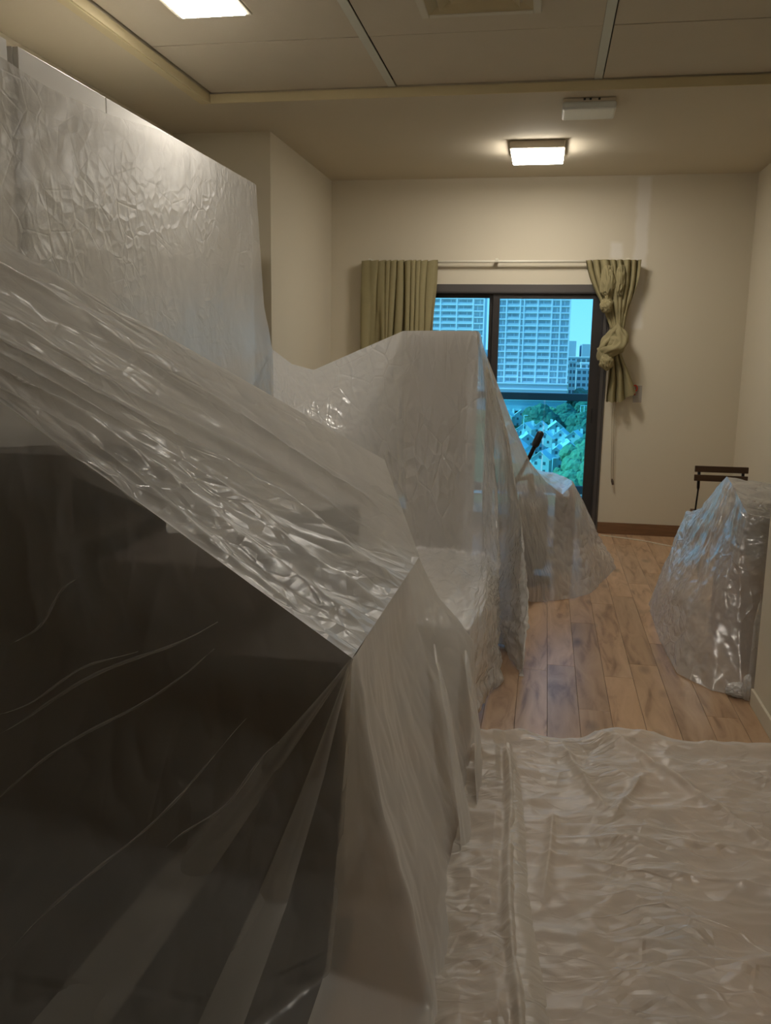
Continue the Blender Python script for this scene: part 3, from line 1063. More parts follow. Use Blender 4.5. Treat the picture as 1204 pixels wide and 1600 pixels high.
# brown carton beside the bike
def carton(name, label, lo, hi, mat, tape=True):
    t = thing(name, label, 'box', ((lo[0] + hi[0]) / 2, (lo[1] + hi[1]) / 2, lo[2]))
    box('body', lo, hi, mat, t, bevel=.003)
    cx = (lo[0] + hi[0]) / 2
    for s in (0, 1):
        a = lo[0] + .001 if s == 0 else cx + .001
        b = cx - .001 if s == 0 else hi[0] - .001
        box('flap', (a, lo[1] + .001, hi[2]), (b, hi[1] - .001, hi[2] + .005), mat, t)
    if tape:
        box('tape', (cx - .025, lo[1] - .0008, hi[2] - .08), (cx + .025, hi[1] + .0008, hi[2] + .0065), 'tape', t)
    return t
carton('carton', 'tall brown carton under the clear film beside the exercise bike', (.11, 6.16, 0), (.245, 6.50, .52), 'cardboard')
# right-hand cartons
carton('carton', 'big brown cardboard carton under the crinkled film by the right wall', (.965, 4.34, 0), (1.46, 4.98, .545), 'cardboard')
carton('carton', 'dark grey-brown carton topmost in the crinkled film by the right wall', (.995, 4.42, .552), (1.44, 4.86, .735), 'cardboard_dark')

# folding chair
t = thing('folding_chair', 'folding chair with dark brown slats and black metal rods by the right wall', 'chair', (1.2, 6.3, 0))
yb_ = 6.2
for za in (.729, .668):
    box('back_slat', (1.022, yb_ - .012, za), (1.366, yb_ + .004, za + .042), 'chair_wood', t, bevel=.003)
for xx in (1.052, 1.335):
    tube('back_leg', [(xx, yb_ + .004, .76), (xx + .004, yb_ + .01, .62), (xx + .008, yb_ + .03, .60), (xx + .01, yb_ + .10, .42), (xx, yb_ + .42, 0.006)], [.010, .010, .006, .006, .006], 'black_metal', t, 8)
for xx in (1.10, 1.305):
    tube('front_leg', [(xx, yb_ + .40, .38), (xx, yb_ + .2, .22), (xx, yb_ - .02, .006)], .007, 'black_metal', t, 8)
for i in range(6):
    box('seat_slat', (1.085, yb_ + .13 + i * .055, .385), (1.32, yb_ + .172 + i * .055, .402), 'chair_wood', t, bevel=.003)
tube('stretcher', [(1.052, yb_ + .40, .028), (1.335, yb_ + .40, .028)], .006, 'black_metal', t, 8)


# ============================================================ DUST SHEETS
def lofts(profiles, nu, nv, su=2, sv=2):
    """like loft(), but every profile has the same number of points and they correspond"""
    P = np.asarray(profiles, float)
    k = P.shape[1] - 1
    seg = np.linalg.norm(np.diff(P, axis=1), axis=2).mean(0)
    d = np.r_[0, np.cumsum(np.maximum(seg, .01))]
    t = np.linspace(0, d[-1], nv)
    rows = np.stack([np.stack([np.interp(t, d, q[:, c]) for c in range(3)], 1) for q in P])
    w = np.linalg.norm(np.diff(rows, axis=0), axis=2).mean(1)
    dd = np.r_[0, np.cumsum(np.maximum(w, .01))]
    tt = np.linspace(0, dd[-1], nu)
    i = np.clip(np.searchsorted(dd, tt, 'right') - 1, 0, len(dd) - 2)
    f = ((tt - dd[i]) / (dd[i + 1] - dd[i]))[:, None, None]
    G = rows[i] * (1 - f) + rows[i + 1] * f
    return smooth_axis(smooth_axis(G, su, 0), sv, 1)


def edge_mask(G, w=.08, sides='lrtb'):
    nu, nv = G.shape[:2]
    u = np.linspace(0, 1, nu)[:, None] * np.ones((1, nv))
    v = np.ones((nu, 1)) * np.linspace(0, 1, nv)[None, :]
    m = np.ones((nu, nv))
    if 'l' in sides: m *= np.clip(u / w, 0, 1)
    if 'r' in sides: m *= np.clip((1 - u) / w, 0, 1)
    if 't' in sides: m *= np.clip(v / w, 0, 1)
    if 'b' in sides: m *= np.clip((1 - v) / w, 0, 1)
    return m


def lift(G, z=.004):
    G[..., 2] = np.maximum(G[..., 2], z)
    return G


A, B, C_ = np.array((-.43, 1.99, .767)), np.array((-.43, 3.154, .752)), np.array((-.576, 3.2, 1.104))
D, M_, E_ = np.array((-1.45, 2.217, 1.768)), np.array((-1.40, 2.119, 1.556)), np.array((-1.335, 2.0, 1.363))
Dx, Mx, Ex = np.array((-1.56, 2.08, 1.86)), np.array((-1.55, 2.0, 1.66)), np.array((-1.52, 1.95, 1.49))
L_ = lambda a, b, t: a + (b - a) * t

big = thing('dust_sheet', 'large milky dust sheet stretched from the wardrobe over the dark sideboard', 'dust sheet', (-.8, 2.4, 0), 'plastic dust sheets')
# sloping top between the peak and the near corner
cols = []
for t in (0, .1, .4, .7, .88, 1):
    l0, l1, l2 = (L_(Dx, D, t / .1), L_(Mx, M_, t / .1), L_(Ex, E_, t / .1)) if t <= .1 else \
        (L_(D, C_, (t - .1) / .9), L_(M_, B, (t - .1) / .9), L_(E_, A, (t - .1) / .9))
    cols.append([l0, L_(l0, l1, .5), l1, L_(l1, l2, .5), l2])
G = lofts(cols, 330, 200, 1, 2)
S, T = metric(G)
tv = np.linspace(0, 1, G.shape[1])[None, :] * np.ones((G.shape[0], 1))
uu = np.linspace(0, 1, G.shape[0])[:, None] * np.ones((1, G.shape[1]))
bend = tv + .05 * np.sin(uu * 5) + .16 * perlin(uu * 2.2, tv * 2.5, .4, 77)
fold = np.zeros_like(tv)
for c, w, h in ((.17, .045, .040), (.34, .035, .034), (.50, .04, .036), (.64, .03, .028), (.80, .035, .030), (.93, .025, .016)):
    q = (bend - c) / w
    fold += h * np.exp(-np.abs(q) ** 1.5)
fold -= .02
em = np.clip((1 - uu) / .14, 0, 1) * np.clip(tv / .05, 0, 1) * np.clip((1 - tv) / .05, 0, 1)
nn = normals(G)
if nn[..., 2].mean() < 0:
    nn = -nn
G = G + nn * (fold * em)[..., None]
G = crumple(G, [(.020, .9, 7, 0), (.010, 2.2, 14, 1), (.008, 5, 9, 1), (.004, 11, 16, 1)], edge_mask(G, .05), 11)
grids('top_drape', [G], 'film_big', big)
# back of the ridge, falling away behind
cols = []
for t in np.linspace(0, 1, 5):
    p = L_(Dx, C_, t)
    cols.append([p, p + np.array((.03, .07, -.25)), p + np.array((.04, .12, -.62))])
G = lofts(cols, 100, 40, 1, 1)
G = crumple(G, [(.02, 4, 2, 0), (.006, 12, 9, 1)], edge_mask(G, .08), 15)
grids('back_drape', [G], 'film_big', big)
# near face, hanging from the ridge to the floor in front of the dark wood
cols = []
for t in (0, .12, .35, .6, .85, 1):
    p = L_(Ex, E_, t / .12) if t <= .12 else L_(E_, A, (t - .12) / .88)
    fx = L_(-1.75, -.45, t)
    cols.append([p, (p[0] * .75 + fx * .25, p[1] - .03, p[2] * .62), (p[0] * .4 + fx * .6, 1.83, p[2] * .28), (fx, 1.50, .025), (fx - .02, 1.15, .018)])
cols[-1] = [A, (-.430, 1.955, .52), (-.432, 1.89, .25), (-.432, 1.80, .05), (-.43, 1.25, .018)]
G = lofts(cols, 240, 200, 1, 10)
mk = edge_mask(G, .05, 'tr') * (1 + 1.2 * (G[..., 2] < .1))
G = crumple(G, [(.020, 2.0, 1.2, 0), (.010, 5, 1.6, 1), (.004, 13, 7, 1)], mk, 21)
G = lift(G, .018)
front = G
Gs = [G]
# two doubled pleats radiating from the near corner
nuF, nvF = G.shape[:2]


def pleat(x_bot, w_bot, lean, n=26, m=150, bulge=.012):
    P = np.empty((n, m, 3))
    for j in range(m):
        s = j / (m - 1)
        cx = A[0] + (x_bot - A[0]) * s ** 1.03
        w = .004 + w_bot * s ** 1.1
        z = A[2] * (1 - s) + .006 * s
        y = np.interp(s, [0, .38, .72, .97, 1], [1.985, 1.955, 1.825, 1.50, 1.46]) - .014 * min(1, 5 * s)
        for i in range(n):
            q = i / (n - 1) * 2 - 1
            P[i, j] = (cx + q * w, y - bulge * (1 - q * q) * min(1, s * 4) - lean * q * s, z)
    return crumple(P, [(.006, 14, 2, 1)], edge_mask(P, .1, 'tb'), 33)


Gs.append(pleat(-.985, .085, .004))
Gs.append(pleat(-.64, .050, -.004))


def thin_crease(a, b, w, seed):
    a, b = np.array(a), np.array(b)
    P = np.empty((5, 70, 3))
    up = np.array((-(b - a)[2], 0, (b - a)[0]))
    up /= np.linalg.norm(up)
    for j in range(70):
        s = j / 69
        ww = w * math.sin(math.pi * min(1, s * 1.02)) ** .6
        c = a * (1 - s) + b * s + up * .012 * math.sin(7 * s + seed)
        for i in range(5):
            q = i / 4 * 2 - 1
            P[i, j] = c + up * q * ww + np.array((0, -.004 * (1 - q * q), 0))
    return crumple(P, [(.003, 30, 9, 1)], None, seed)


for k_, (a_, b_, w_) in enumerate((((-1.30, 1.85, .56), (-.748, 1.92, .865), .005), ((-1.29, 1.79, .40), (-.749, 1.91, .792), .004), ((-1.12, 1.56, .16), (-.654, 1.88, .629), .003),
                                   ((-.82, 1.78, .335), (-.574, 1.88, .578), .003), ((-1.275, 1.90, .762), (-1.093, 1.93, .947), .004), ((-1.30, 1.86, .60), (-.95, 1.91, .78), .003))):
    Gs.append(thin_crease(a_, b_, w_, 300 + k_))
grids('front_drape', Gs, 'film_front', big)
# right side hanging off the sideboard, flaring over the bench end and the floor
cols = [
    [A, (-.436, 1.965, .58), (-.442, 1.922, .38), (-.446, 1.868, .2), (-.448, 1.80, .052), (-.45, 1.25, .02)],
    [A + np.array((.004, .03, 0)), (-.39, 1.99, .58), (-.34, 1.95, .38), (-.26, 1.88, .2), (-.19, 1.74, .04), (-.10, 1.25, .004)],
    [L_(A, B, .2), (-.395, 2.22, .55), (-.345, 2.22, .36), (-.29, 2.2, .2), (-.23, 2.17, .07), (-.185, 2.15, .004)],
    [L_(A, B, .5), (-.40, 2.58, .55), (-.35, 2.60, .38), (-.29, 2.63, .22), (-.235, 2.65, .08), (-.20, 2.66, .004)],
    [L_(A, B, .8), (-.39, 2.94, .58), (-.34, 2.97, .45), (-.26, 3.0, .30), (-.205, 3.02, .10), (-.19, 3.03, .004)],
    [B, (-.345, 3.16, .60), (-.265, 3.2, .495), (-.212, 3.22, .42), (-.195, 3.225, .18), (-.19, 3.22, .004)],
    [B + np.array((-.03, .04, -.02)), (-.40, 3.24, .60), (-.33, 3.26, .50), (-.30, 3.27, .44), (-.29, 3.26, .25), (-.28, 3.25, .1)],
]
G = lofts(cols, 220, 160, 2, 5)
G = crumple(G, [(.026, 4, .8, 0), (.008, 6, 1.0, 1), (.004, 13, 8, 1)], edge_mask(G, .10, 'tl'), 41)
Gs = [lift(G)]


def strip(top, bot, w0, w1, axis, seed, n=20, m=110, bulge=.006, out=(1, -.35, 0)):
    """a doubled fold of the film hanging from top to bot"""
    top, bot, ax, ot = (np.array(q, float) for q in (top, bot, axis, out))
    P = np.empty((n, m, 3))
    for j in range(m):
        s = j / (m - 1)
        c = top * (1 - s) + bot * s + ot * .012 * math.sin(math.pi * s)
        w = (w0 * (1 - s) + w1 * s) * min(1.0, 3.5 * s) ** .7
        for i in range(n):
            q = i / (n - 1) * 2 - 1
            P[i, j] = c + ax * q * w + ot * bulge * (1 - q * q)
    return lift(crumple(P, [(.012, 7, 2.5, 1), (.005, 18, 8, 1)], edge_mask(P, .08, 't'), seed))


Gs.append(strip((-.335, 2.86, .52), (-.165, 2.45, .01), .05, .10, (0, 1, 0), 51))
Gs.append(strip((-.245, 3.08, .43), (-.155, 2.85, .01), .07, .13, (0, 1, 0), 55))
grids('side_drape', Gs, 'film_side', big)

# film over the tall wardrobe
wf = thing('dust_sheet', 'crinkled clear film taped over the front of the tall white wardrobe', 'dust sheet', (XW, 3.7, 0), 'plastic dust sheets')
cols = []
for y, zt_ in ((1.9, 2.40), (2.4, 2.37), (2.9, 2.35), (3.35, 2.375), (3.75, 2.42), (4.5, 2.428), (4.95, 2.43), (5.06, 2.43), (5.085, 2.425)):
    e = max(0, (y - 4.6) / .485)
    cols.append([(XW + .008, y, zt_), (XW + .018 + .02 * e, y + .03 * e, 1.75), (XW + .03 + .09 * e, y + .09 * e, 1.25), (XW + .04 + .20 * e, y + .12 * e, .80)])
G = lofts(cols, 260, 170, 2, 8)
S, T = metric(G)
dg = S * .9 + T * 1.9          # long slack folds falling from the upper left
fold = np.maximum(0, perlin(dg * 2.6, (S - T) * .6, .2, 61)) * .05 * np.clip(1 - (S - .2) / 1.5, 0, 1)
G = G + np.array((1.0, 0, 0)) * fold[..., None]
G[..., 0] += .004 + .012 * np.abs(perlin(S * 3, T * 2, .5, 64)) + .004 * np.abs(perlin(S * 11, T * 9, .5, 65))
G[..., 0] = np.maximum(G[..., 0], XW + .003)
grids('film', [G], 'film_wardrobe', wf)

# sheet over tall cabinet and bench
tall = thing('dust_sheet', 'milky dust sheet peaked over the tall narrow cabinet and low bench', 'dust sheet', (-.5, 4.4, 0), 'plastic dust sheets')
cols = [
    [(-1.60, 5.10, 1.50), (-1.50, 4.8, 1.2), (-1.38, 4.55, .85), (-1.36, 3.9, .5), (-1.34, 3.4, .42)],
    [(-1.43, 4.92, 1.42), (-1.34, 4.65, 1.10), (-1.26, 4.5, .70), (-1.2, 3.8, .48), (-1.15, 3.32, .42)],
    [(-1.27, 4.80, 1.392), (-1.168, 4.58, 1.055), (-1.06, 4.52, .63), (-1.05, 3.7, .455), (-1.0, 3.28, .35)],
    [(-1.0, 4.70, 1.501), (-.932, 4.58, 1.06), (-.86, 4.52, .58), (-.85, 3.5, .455), (-.85, 3.26, .2)],
    [(-.738, 4.60, 1.606), (-.726, 4.585, .998), (-.70, 4.53, .47), (-.72, 3.32, .45), (-.72, 3.24, .02)],
    [(-.55, 4.598, 1.609), (-.52, 4.575, 1.0), (-.48, 4.52, .465), (-.46, 3.30, .45), (-.45, 3.25, .06)],
    [(-.357, 4.60, 1.610), (-.31, 4.56, 1.015), (-.287, 4.50, .462), (-.24, 3.28, .448), (-.205, 3.26, .10)],
    [(-.354, 4.62, 1.609), (-.268, 4.53, .95), (-.238, 4.44, .47), (-.20, 3.78, .40), (-.165, 3.72, .004)],
    [(-.352, 4.64, 1.608), (-.218, 4.50, .826), (-.182, 4.35, .45), (-.165, 4.18, .269), (-.135, 3.90, .006)],
    [(-.353, 4.78, 1.598), (-.245, 4.78, .789), (-.215, 4.68, .4), (-.195, 4.55, .147), (-.17, 4.42, .005)],
    [(-.334, 4.90, 1.505), (-.198, 4.80, 1.063), (-.095, 4.60, .67), (-.03, 4.30, .27), (-.044, 3.98, .004)],
    [(-.336, 5.02, 1.49), (-.19, 4.98, 1.03), (-.12, 4.90, .60), (-.09, 4.85, .25), (-.08, 4.80, .004)],
    [(-.345, 5.15, 1.47), (-.215, 5.15, .96), (-.16, 5.15, .58), (-.11, 5.17, .20), (-.09, 5.2, .004)],
]
G = lofts(cols, 420, 220, 2, 3)
m = edge_mask(G, .06, 't')
S, T = metric(G)
z01 = np.clip((1.55 - G[..., 2]) / 1.2, 0, 1)
G = crumple(G, [(.022, 4.5, .8, 0), (.012, 9, 2.0, 1), (.009, 13, 9, 1), (.005, 28, 24, 1)], m * (.25 + .75 * z01), 71)
# crumpled hem near the floor
lowm = np.clip((.42 - G[..., 2]) / .3, 0, 1)
G = G + normals(G) * (lowm * (.030 * perlin(S * 4, T * 9, .3, 75) + .014 * (1 - 2.2 * np.abs(perlin(S * 8, T * 15, .6, 76)))))[..., None]
G = lift(G)
Gs = [G]
tp = lofts([[(-.738, 4.60, 1.606), (-.735, 4.9, 1.600), (-.73, 5.19, 1.595)], [(-.357, 4.60, 1.610), (-.36, 4.9, 1.600), (-.375, 5.2, 1.56)]], 40, 40, 1, 1)
Gs.append(crumple(tp, [(.004, 8, 8, 1)], edge_mask(tp, .1), 79))
grids('sheet', Gs, 'film_tall', tall)

# clear film over the bike and the carton beside the window
bk = thing('dust_sheet', 'clear film draped over the exercise bike and carton in front of the window', 'dust sheet', (.1, 6.1, 0), 'plastic dust sheets')
cols = [
    [(-.375, 5.20, 1.559), (-.30, 5.21, 1.1), (-.17, 5.24, .6), (-.07, 5.28, .15), (-.05, 5.297, .004)],
    [(-.29, 5.35, 1.337), (-.21, 5.36, .95), (-.10, 5.36, .5), (-.01, 5.31, .12), (.0, 5.29, .004)],
    [(-.192, 5.55, 1.076), (-.13, 5.53, .80), (-.05, 5.47, .42), (.04, 5.34, .10), (.056, 5.30, .004)],
    [(-.074, 5.80, .801), (-.03, 5.72, .60), (.03, 5.57, .34), (.11, 5.38, .08), (.12, 5.34, .004)],
    [(.022, 5.95, .666), (.06, 5.84, .48), (.10, 5.66, .28), (.165, 5.43, .06), (.173, 5.38, .004)],
    [(.146, 6.00, .563), (.165, 5.92, .42), (.185, 5.74, .24), (.23, 5.48, .05), (.24, 5.43, .004)],
    [(.211, 6.10, .623), (.235, 5.99, .45), (.27, 5.82, .24), (.33, 5.60, .05), (.345, 5.56, .004)],
    [(.268, 6.30, .526), (.31, 6.20, .38), (.36, 6.08, .22), (.42, 5.90, .05), (.43, 5.86, .004)],
    [(.359, 6.50, .342), (.40, 6.45, .25), (.45, 6.40, .15), (.53, 6.29, .04), (.554, 6.27, .004)],
    [(.42, 6.75, .22), (.45, 6.72, .16), (.48, 6.70, .10), (.54, 6.64, .03), (.56, 6.62, .004)],
]
G = lofts(cols, 240, 150, 2, 3)
S, T = metric(G)
low = np.clip((.7 - G[..., 2]) / .5, 0, 1)
G = crumple(G, [(.016, 5, 1.5, 0), (.012, 8, 4, 1), (.007, 16, 13, 1)], edge_mask(G, .06, 't') * (.3 + .7 * low), 81)
Gs = [lift(G)]
cols = [
    [(-.375, 5.20, 1.559), (-.37, 5.6, 1.25), (-.34, 6.2, .9), (-.3, 6.9, .3), (-.28, 7.05, .004)],
    [(-.192, 5.55, 1.076), (-.19, 5.9, .90), (-.16, 6.5, .70), (-.14, 7.0, .3), (-.13, 7.1, .004)],
    [(-.074, 5.80, .801), (-.07, 6.2, .72), (-.055, 6.55, .66), (-.03, 6.95, .3), (-.02, 7.1, .004)],
    [(.022, 5.95, .666), (.05, 6.3, .60), (.094, 6.65, .625), (.10, 6.95, .3), (.11, 7.1, .004)],
    [(.146, 6.00, .563), (.155, 6.25, .57), (.17, 6.62, .607), (.18, 6.95, .3), (.19, 7.1, .004)],
    [(.211, 6.10, .623), (.218, 6.35, .60), (.228, 6.58, .582), (.28, 6.9, .3), (.30, 7.05, .004)],
    [(.268, 6.30, .526), (.29, 6.5, .48), (.31, 6.65, .42), (.38, 6.9, .2), (.40, 7.0, .004)],
    [(.42, 6.75, .22), (.425, 6.8, .2), (.43, 6.85, .17), (.47, 6.92, .08), (.48, 6.95, .004)],
]
G2 = lofts(cols, 180, 150, 2, 3)
G2 = crumple(G2, [(.010, 5, 3, 0), (.005, 11, 9, 1)], edge_mask(G2, .1, 't'), 85)
Gs.append(lift(G2))
grids('sheet', Gs, 'film_clear', bk)

# crinkled film over the cartons on the right
rh = thing('dust_sheet', 'crinkled shiny film heaped over cartons by the right wall', 'dust sheet', (1.0, 4.7, 0), 'plastic dust sheets')
tops = [(1.30, 4.36, .735), (1.12, 4.37, .745), (.985, 4.40, .755), (.977, 4.55, .80), (.974, 4.75, .85), (.974, 4.90, .872), (.955, 5.05, .79), (.925, 5.2, .635), (.95, 5.4, .60)]
cols = [
    [tops[0], (1.30, 4.31, .56), (1.29, 4.25, .3), (1.25, 4.1, .004)],
    [tops[1], (1.10, 4.31, .56), (1.08, 4.24, .3), (1.05, 4.03, .004)],
    [tops[2], (.945, 4.31, .567), (.935, 4.16, .3), (.93, 3.945, .004)],
    [tops[3], (.93, 4.42, .57), (.85, 4.26, .3), (.806, 4.0, .004)],
    [tops[4], (.895, 4.62, .55), (.77, 4.42, .27), (.691, 4.18, .004)],
    [tops[5], (.865, 4.80, .55), (.735, 4.74, .26), (.666, 4.71, .004)],
    [tops[6], (.84, 5.06, .48), (.72, 4.98, .25), (.672, 5.1, .004)],
    [tops[7], (.865, 5.38, .585), (.80, 5.42, .36), (.69, 5.42, .004)],
    [tops[8], (.90, 5.60, .50), (.85, 5.7, .3), (.80, 5.76, .004)],
]
G = lofts(cols, 240, 150, 2, 3)
hz = np.clip(G[..., 2] / .5, 0, 1)
G = crumple(G, [(.026, 4, 2, 0), (.016, 6, 4, 1), (.007, 14, 11, 1), (.003, 28, 26, 1)], edge_mask(G, .05, 't') * (.65 + .35 * hz), 91)
G[..., 1] = np.where(G[..., 0] > .95, np.maximum(G[..., 1], YS + .01), G[..., 1])
Gs = [lift(G)]
cols = [[p, (L_(p[0], 1.5, .5), p[1] + .02, p[2] - .03), (1.49, p[1] + .05, p[2] - .08)] for p in tops]
G = lofts(cols, 120, 80, 2, 1)
G = crumple(G, [(.012, 7, 6, 1), (.006, 17, 16, 1)], edge_mask(G, .08), 95)
Gs.append(G)
Gs.append(strip((1.03, 4.20, .42), (.99, 4.0, .02), .02, .035, (.9, .2, 0), 97, out=(-.3, -1, 0)))
grids('sheet', Gs, 'film_crinkle', rh)
P = []
for sd, c, r in ((101, (.915, 3.965, .028), (.04, .025, .026)), (104, (.95, 3.93, .05), (.022, .022, .05)), (107, (.93, 3.955, .018), (.05, .022, .016))):
    bm = bmesh.new()
    bmesh.ops.create_icosphere(bm, subdivisions=4, radius=1)
    co = np.array([q.co[:] for q in bm.verts])
    co = co * (1 + .5 * (1 - 2.4 * np.abs(perlin(co[:, 0] * 2.2, co[:, 1] * 2.2, co[:, 2] * 2.2, sd))))[:, None] * np.array(r) + np.array(c)
    co[:, 2] = np.maximum(co[:, 2], .004)
    co[:, 0] = np.minimum(co[:, 0], .952)
    for q, p in zip(bm.verts, co):
        q.co = p
    from_bm('bunched_hem', bm, 'film_crinkle', rh, True)

# sheet lying on the floor
fs = thing('dust_sheet', 'wrinkled milky dust sheet lying flat on the laminate floor', 'dust sheet', (.35, 2.3, 0), 'plastic dust sheets')
nx, ny = 300, 420
xs = np.linspace(-.21, .938, nx)
far = np.interp(xs, [-.24, -.163, -.065, .02, .11, .22, .326, .437, .53, .625, .75, .93], [3.22, 3.265, 3.325, 3.305, 3.285, 3.32, 3.425, 3.425, 3.385, 3.37, 3.385, 3.42])
far = np.convolve(np.pad(far, 6, 'edge'), np.ones(13) / 13, 'valid')
sv = np.linspace(0, 1, ny)
X = xs[:, None] * np.ones((1, ny))
Y = .75 + (far[:, None] - .75) * sv[None, :]
X = X + .018 * perlin(X * 3, Y * 3, .1, 120)
X = np.minimum(X, .944)
dist = far[:, None] - Y
Z = .007 + .010 * (perlin(X * 2.2, Y * 3.4, .2, 121) + .5)
Z += .012 * np.maximum(0, 1 - 3.2 * np.abs(perlin(X * 2.2, Y * 5.0, .7, 122)))
Z += .010 * np.maximum(0, 1 - 3.0 * np.abs(perlin(X * 4.5 + Y, Y * 6.0 - X * 2, 1.7, 123)))
Z += .006 * np.maximum(0, 1 - 2.6 * np.abs(perlin(X * 8, Y * 14, 2.7, 124))) + .003 * perlin(X * 22, Y * 30, .3, 125)
Z += .034 * np.exp(-((dist - .07) / .055) ** 2) * (1 + 1.1 * perlin(X * 4, Y * .5, .4, 126))     # rolled far edge
Z += .03 * np.exp(-((dist - .22) / .10) ** 2) * np.maximum(0, perlin(X * 3.1, Y * 3, .9, 127)) * 2
# creases running off the rolled edge
def crease(x0, y0, x1, y1, w, h):
    global Z
    dx, dy = x1 - x0, y1 - y0
    ln = math.hypot(dx, dy)
    t = ((X - x0) * dx + (Y - y0) * dy) / ln ** 2
    d = ((X - x0) * dy - (Y - y0) * dx) / ln + .012 * perlin(X * 6, Y * 6, .5, 130)
    Z = Z + h * np.exp(-np.abs(d / w) ** 1.4) * np.clip(t * 6, 0, 1) * np.clip((1 - t) * 6, 0, 1)
crease(.30, 3.38, .92, 2.35, .018, .026)
crease(.12, 3.22, .27, 2.72, .016, .020)
crease(.42, 3.05, .27, 2.70, .014, .018)
crease(.05, 2.55, .75, 2.62, .014, .016)
crease(.0, 2.46, .8, 2.38, .016, .016)
crease(.62, 3.2, .93, 3.0, .02, .022)
crease(.10, 2.75, .06, 2.2, .013, .014)
# long upright fold on the left and deep creases beside it
fx = -.045 + (2.57 - Y) * .062 + .01 * np.sin(Y * 5)
Z += .036 * np.exp(-((X - fx) / .016) ** 2) * np.clip((3.22 - Y) / .2, 0, 1)
lf = np.clip((fx - X) / .05, 0, 1)
Z += lf * (.020 * np.maximum(0, 1 - 2.6 * np.abs(perlin(X * 5 + Y * 3, Y * 4 - X * 5, .6, 128))) + .014 * np.maximum(0, 1 - 2.8 * np.abs(perlin(X * 4 - Y * 3, Y * 4 + X * 6, 1.6, 129))))
G = np.stack([X, Y, np.maximum(Z, .003)], 2)
# flattened doubled band beside the fold
n, mm = 30, 220
R = np.empty((n, mm, 3))
for j in range(mm):
    y = .8 + (3.16 - .8) * j / (mm - 1)
    c = -.045 + (2.57 - y) * .062 + .01 * math.sin(y * 5)
    w = .02 + .075 * max(0.0, 1 - (y - .8) / 2.36) ** .8
    for i in range(n):
        q = i / (n - 1)
        R[i, j] = (c + q * w, y, .047 - .017 * q + .006 * math.sin(3.1 * q))
R = crumple(R, [(.006, 8, 2, 1), (.003, 20, 9, 1)], None, 140)
grids('sheet', [G, R], 'film_floor', fs)

# clear string on the floor by the back wall
tag(tube('string', [(.517, 7.471, .004), (.60, 7.44, .004), (.679, 7.406, .004), (.78, 7.36, .004), (.874, 7.301, .004), (1.033, 7.168, .004), (1.16, 7.05, .004)], .004, 'rod', None, 6),
    'pale thin string lying on the floor along the back baseboard', 'string')


# ============================================================ BALCONY AND CITY
YR = 8.95
bal = struct(box('floor_balcony', (-4, YB + W, -.22), (4, YR + .12, -.03), 'concrete'), 'concrete balcony slab outside the window', 'balcony')
t = thing('balcony_railing', 'glass balcony railing with a dark blue-grey top rail', 'railing', (0, YR, -.03))
box('top_rail', (-3.0, YR - .03, 1.045), (3.0, YR + .03, 1.118), 'rail_metal', t, bevel=.006)
box('bottom_rail', (-3.0, YR - .02, .115), (3.0, YR + .02, .20), 'rail_metal', t, bevel=.004)
for i in range(4):
    box('glass_panel', (-3.0 + i * 1.5 + .008, YR - .006, .19), (-1.5 + i * 1.5 - .008, YR + .006, 1.05), 'rail_glass', t)
for i in range(5):
    xx = (-2.98, -1.5, 0.62, 1.5, 2.98)[i]
    if i == 2:
        continue
    box('post', (xx - .02, YR - .02, -.03), (xx + .02, YR + .02, 1.045), 'rail_metal', t, bevel=.003)


def ground_z(x, y):
    base = np.interp(y, [40, 250, 300, 345, 385, 420, 470, 600, 900, 3000, 4000], [-40, -39.5, -37.8, -36.0, -34.0, -27, -22, -19, -22, -30, -30])
    return base + 1.2 * perlin(x / 60, y / 60, .5, 200)


xs = np.linspace(-260, 260, 60)
ys = np.r_[np.linspace(40, 700, 90), np.linspace(740, 4000, 30)]
X, Y = np.meshgrid(xs, ys, indexing='ij')
X = X * (1 + np.maximum(0, Y - 300) / 500)
G = np.stack([X, Y, ground_z(X, Y)], 2)
gr = grids('terrain', [G], 'grass')
struct(gr, 'green sloping ground far below the balcony', 'ground')
# road sweeping past the nearest villas
rp = [(-60, 250), (-20, 258), (0, 262), (12, 258), (22, 245), (30, 220)]
rr = resample([(a, b, 0) for a, b in rp], 60)
V, F = [], []
for i, p in enumerate(rr):
    tdir = rr[min(i + 1, 59)] - rr[max(i - 1, 0)]
    nrm = np.array((-tdir[1], tdir[0], 0)) / np.linalg.norm(tdir)
    for s in (-4.5, 4.5):
        q = p + nrm * s
        V.append((q[0], q[1], float(ground_z(q[0], q[1])) + .35))
for i in range(59):
    F.append((2 * i, 2 * i + 1, 2 * i + 3, 2 * i + 2))
struct(mesh('road', V, F, 'road'), 'pale road curving past the villas', 'road')


def share(name, me, parent, loc):
    o = bpy.data.objects.new(name, me)
    COL.objects.link(o)
    o.parent = parent
    o.location = Vector(loc)
    return o


def box_mesh(name, lo, hi, mat):
    bm = bmesh.new()
    bm_box(bm, lo, hi)
    me = bpy.data.meshes.new(name)
    bmesh.ops.recalc_face_normals(bm, faces=bm.faces)
    bm.to_mesh(me)
    bm.free()
    me.materials.append(MATS[mat])
    return me


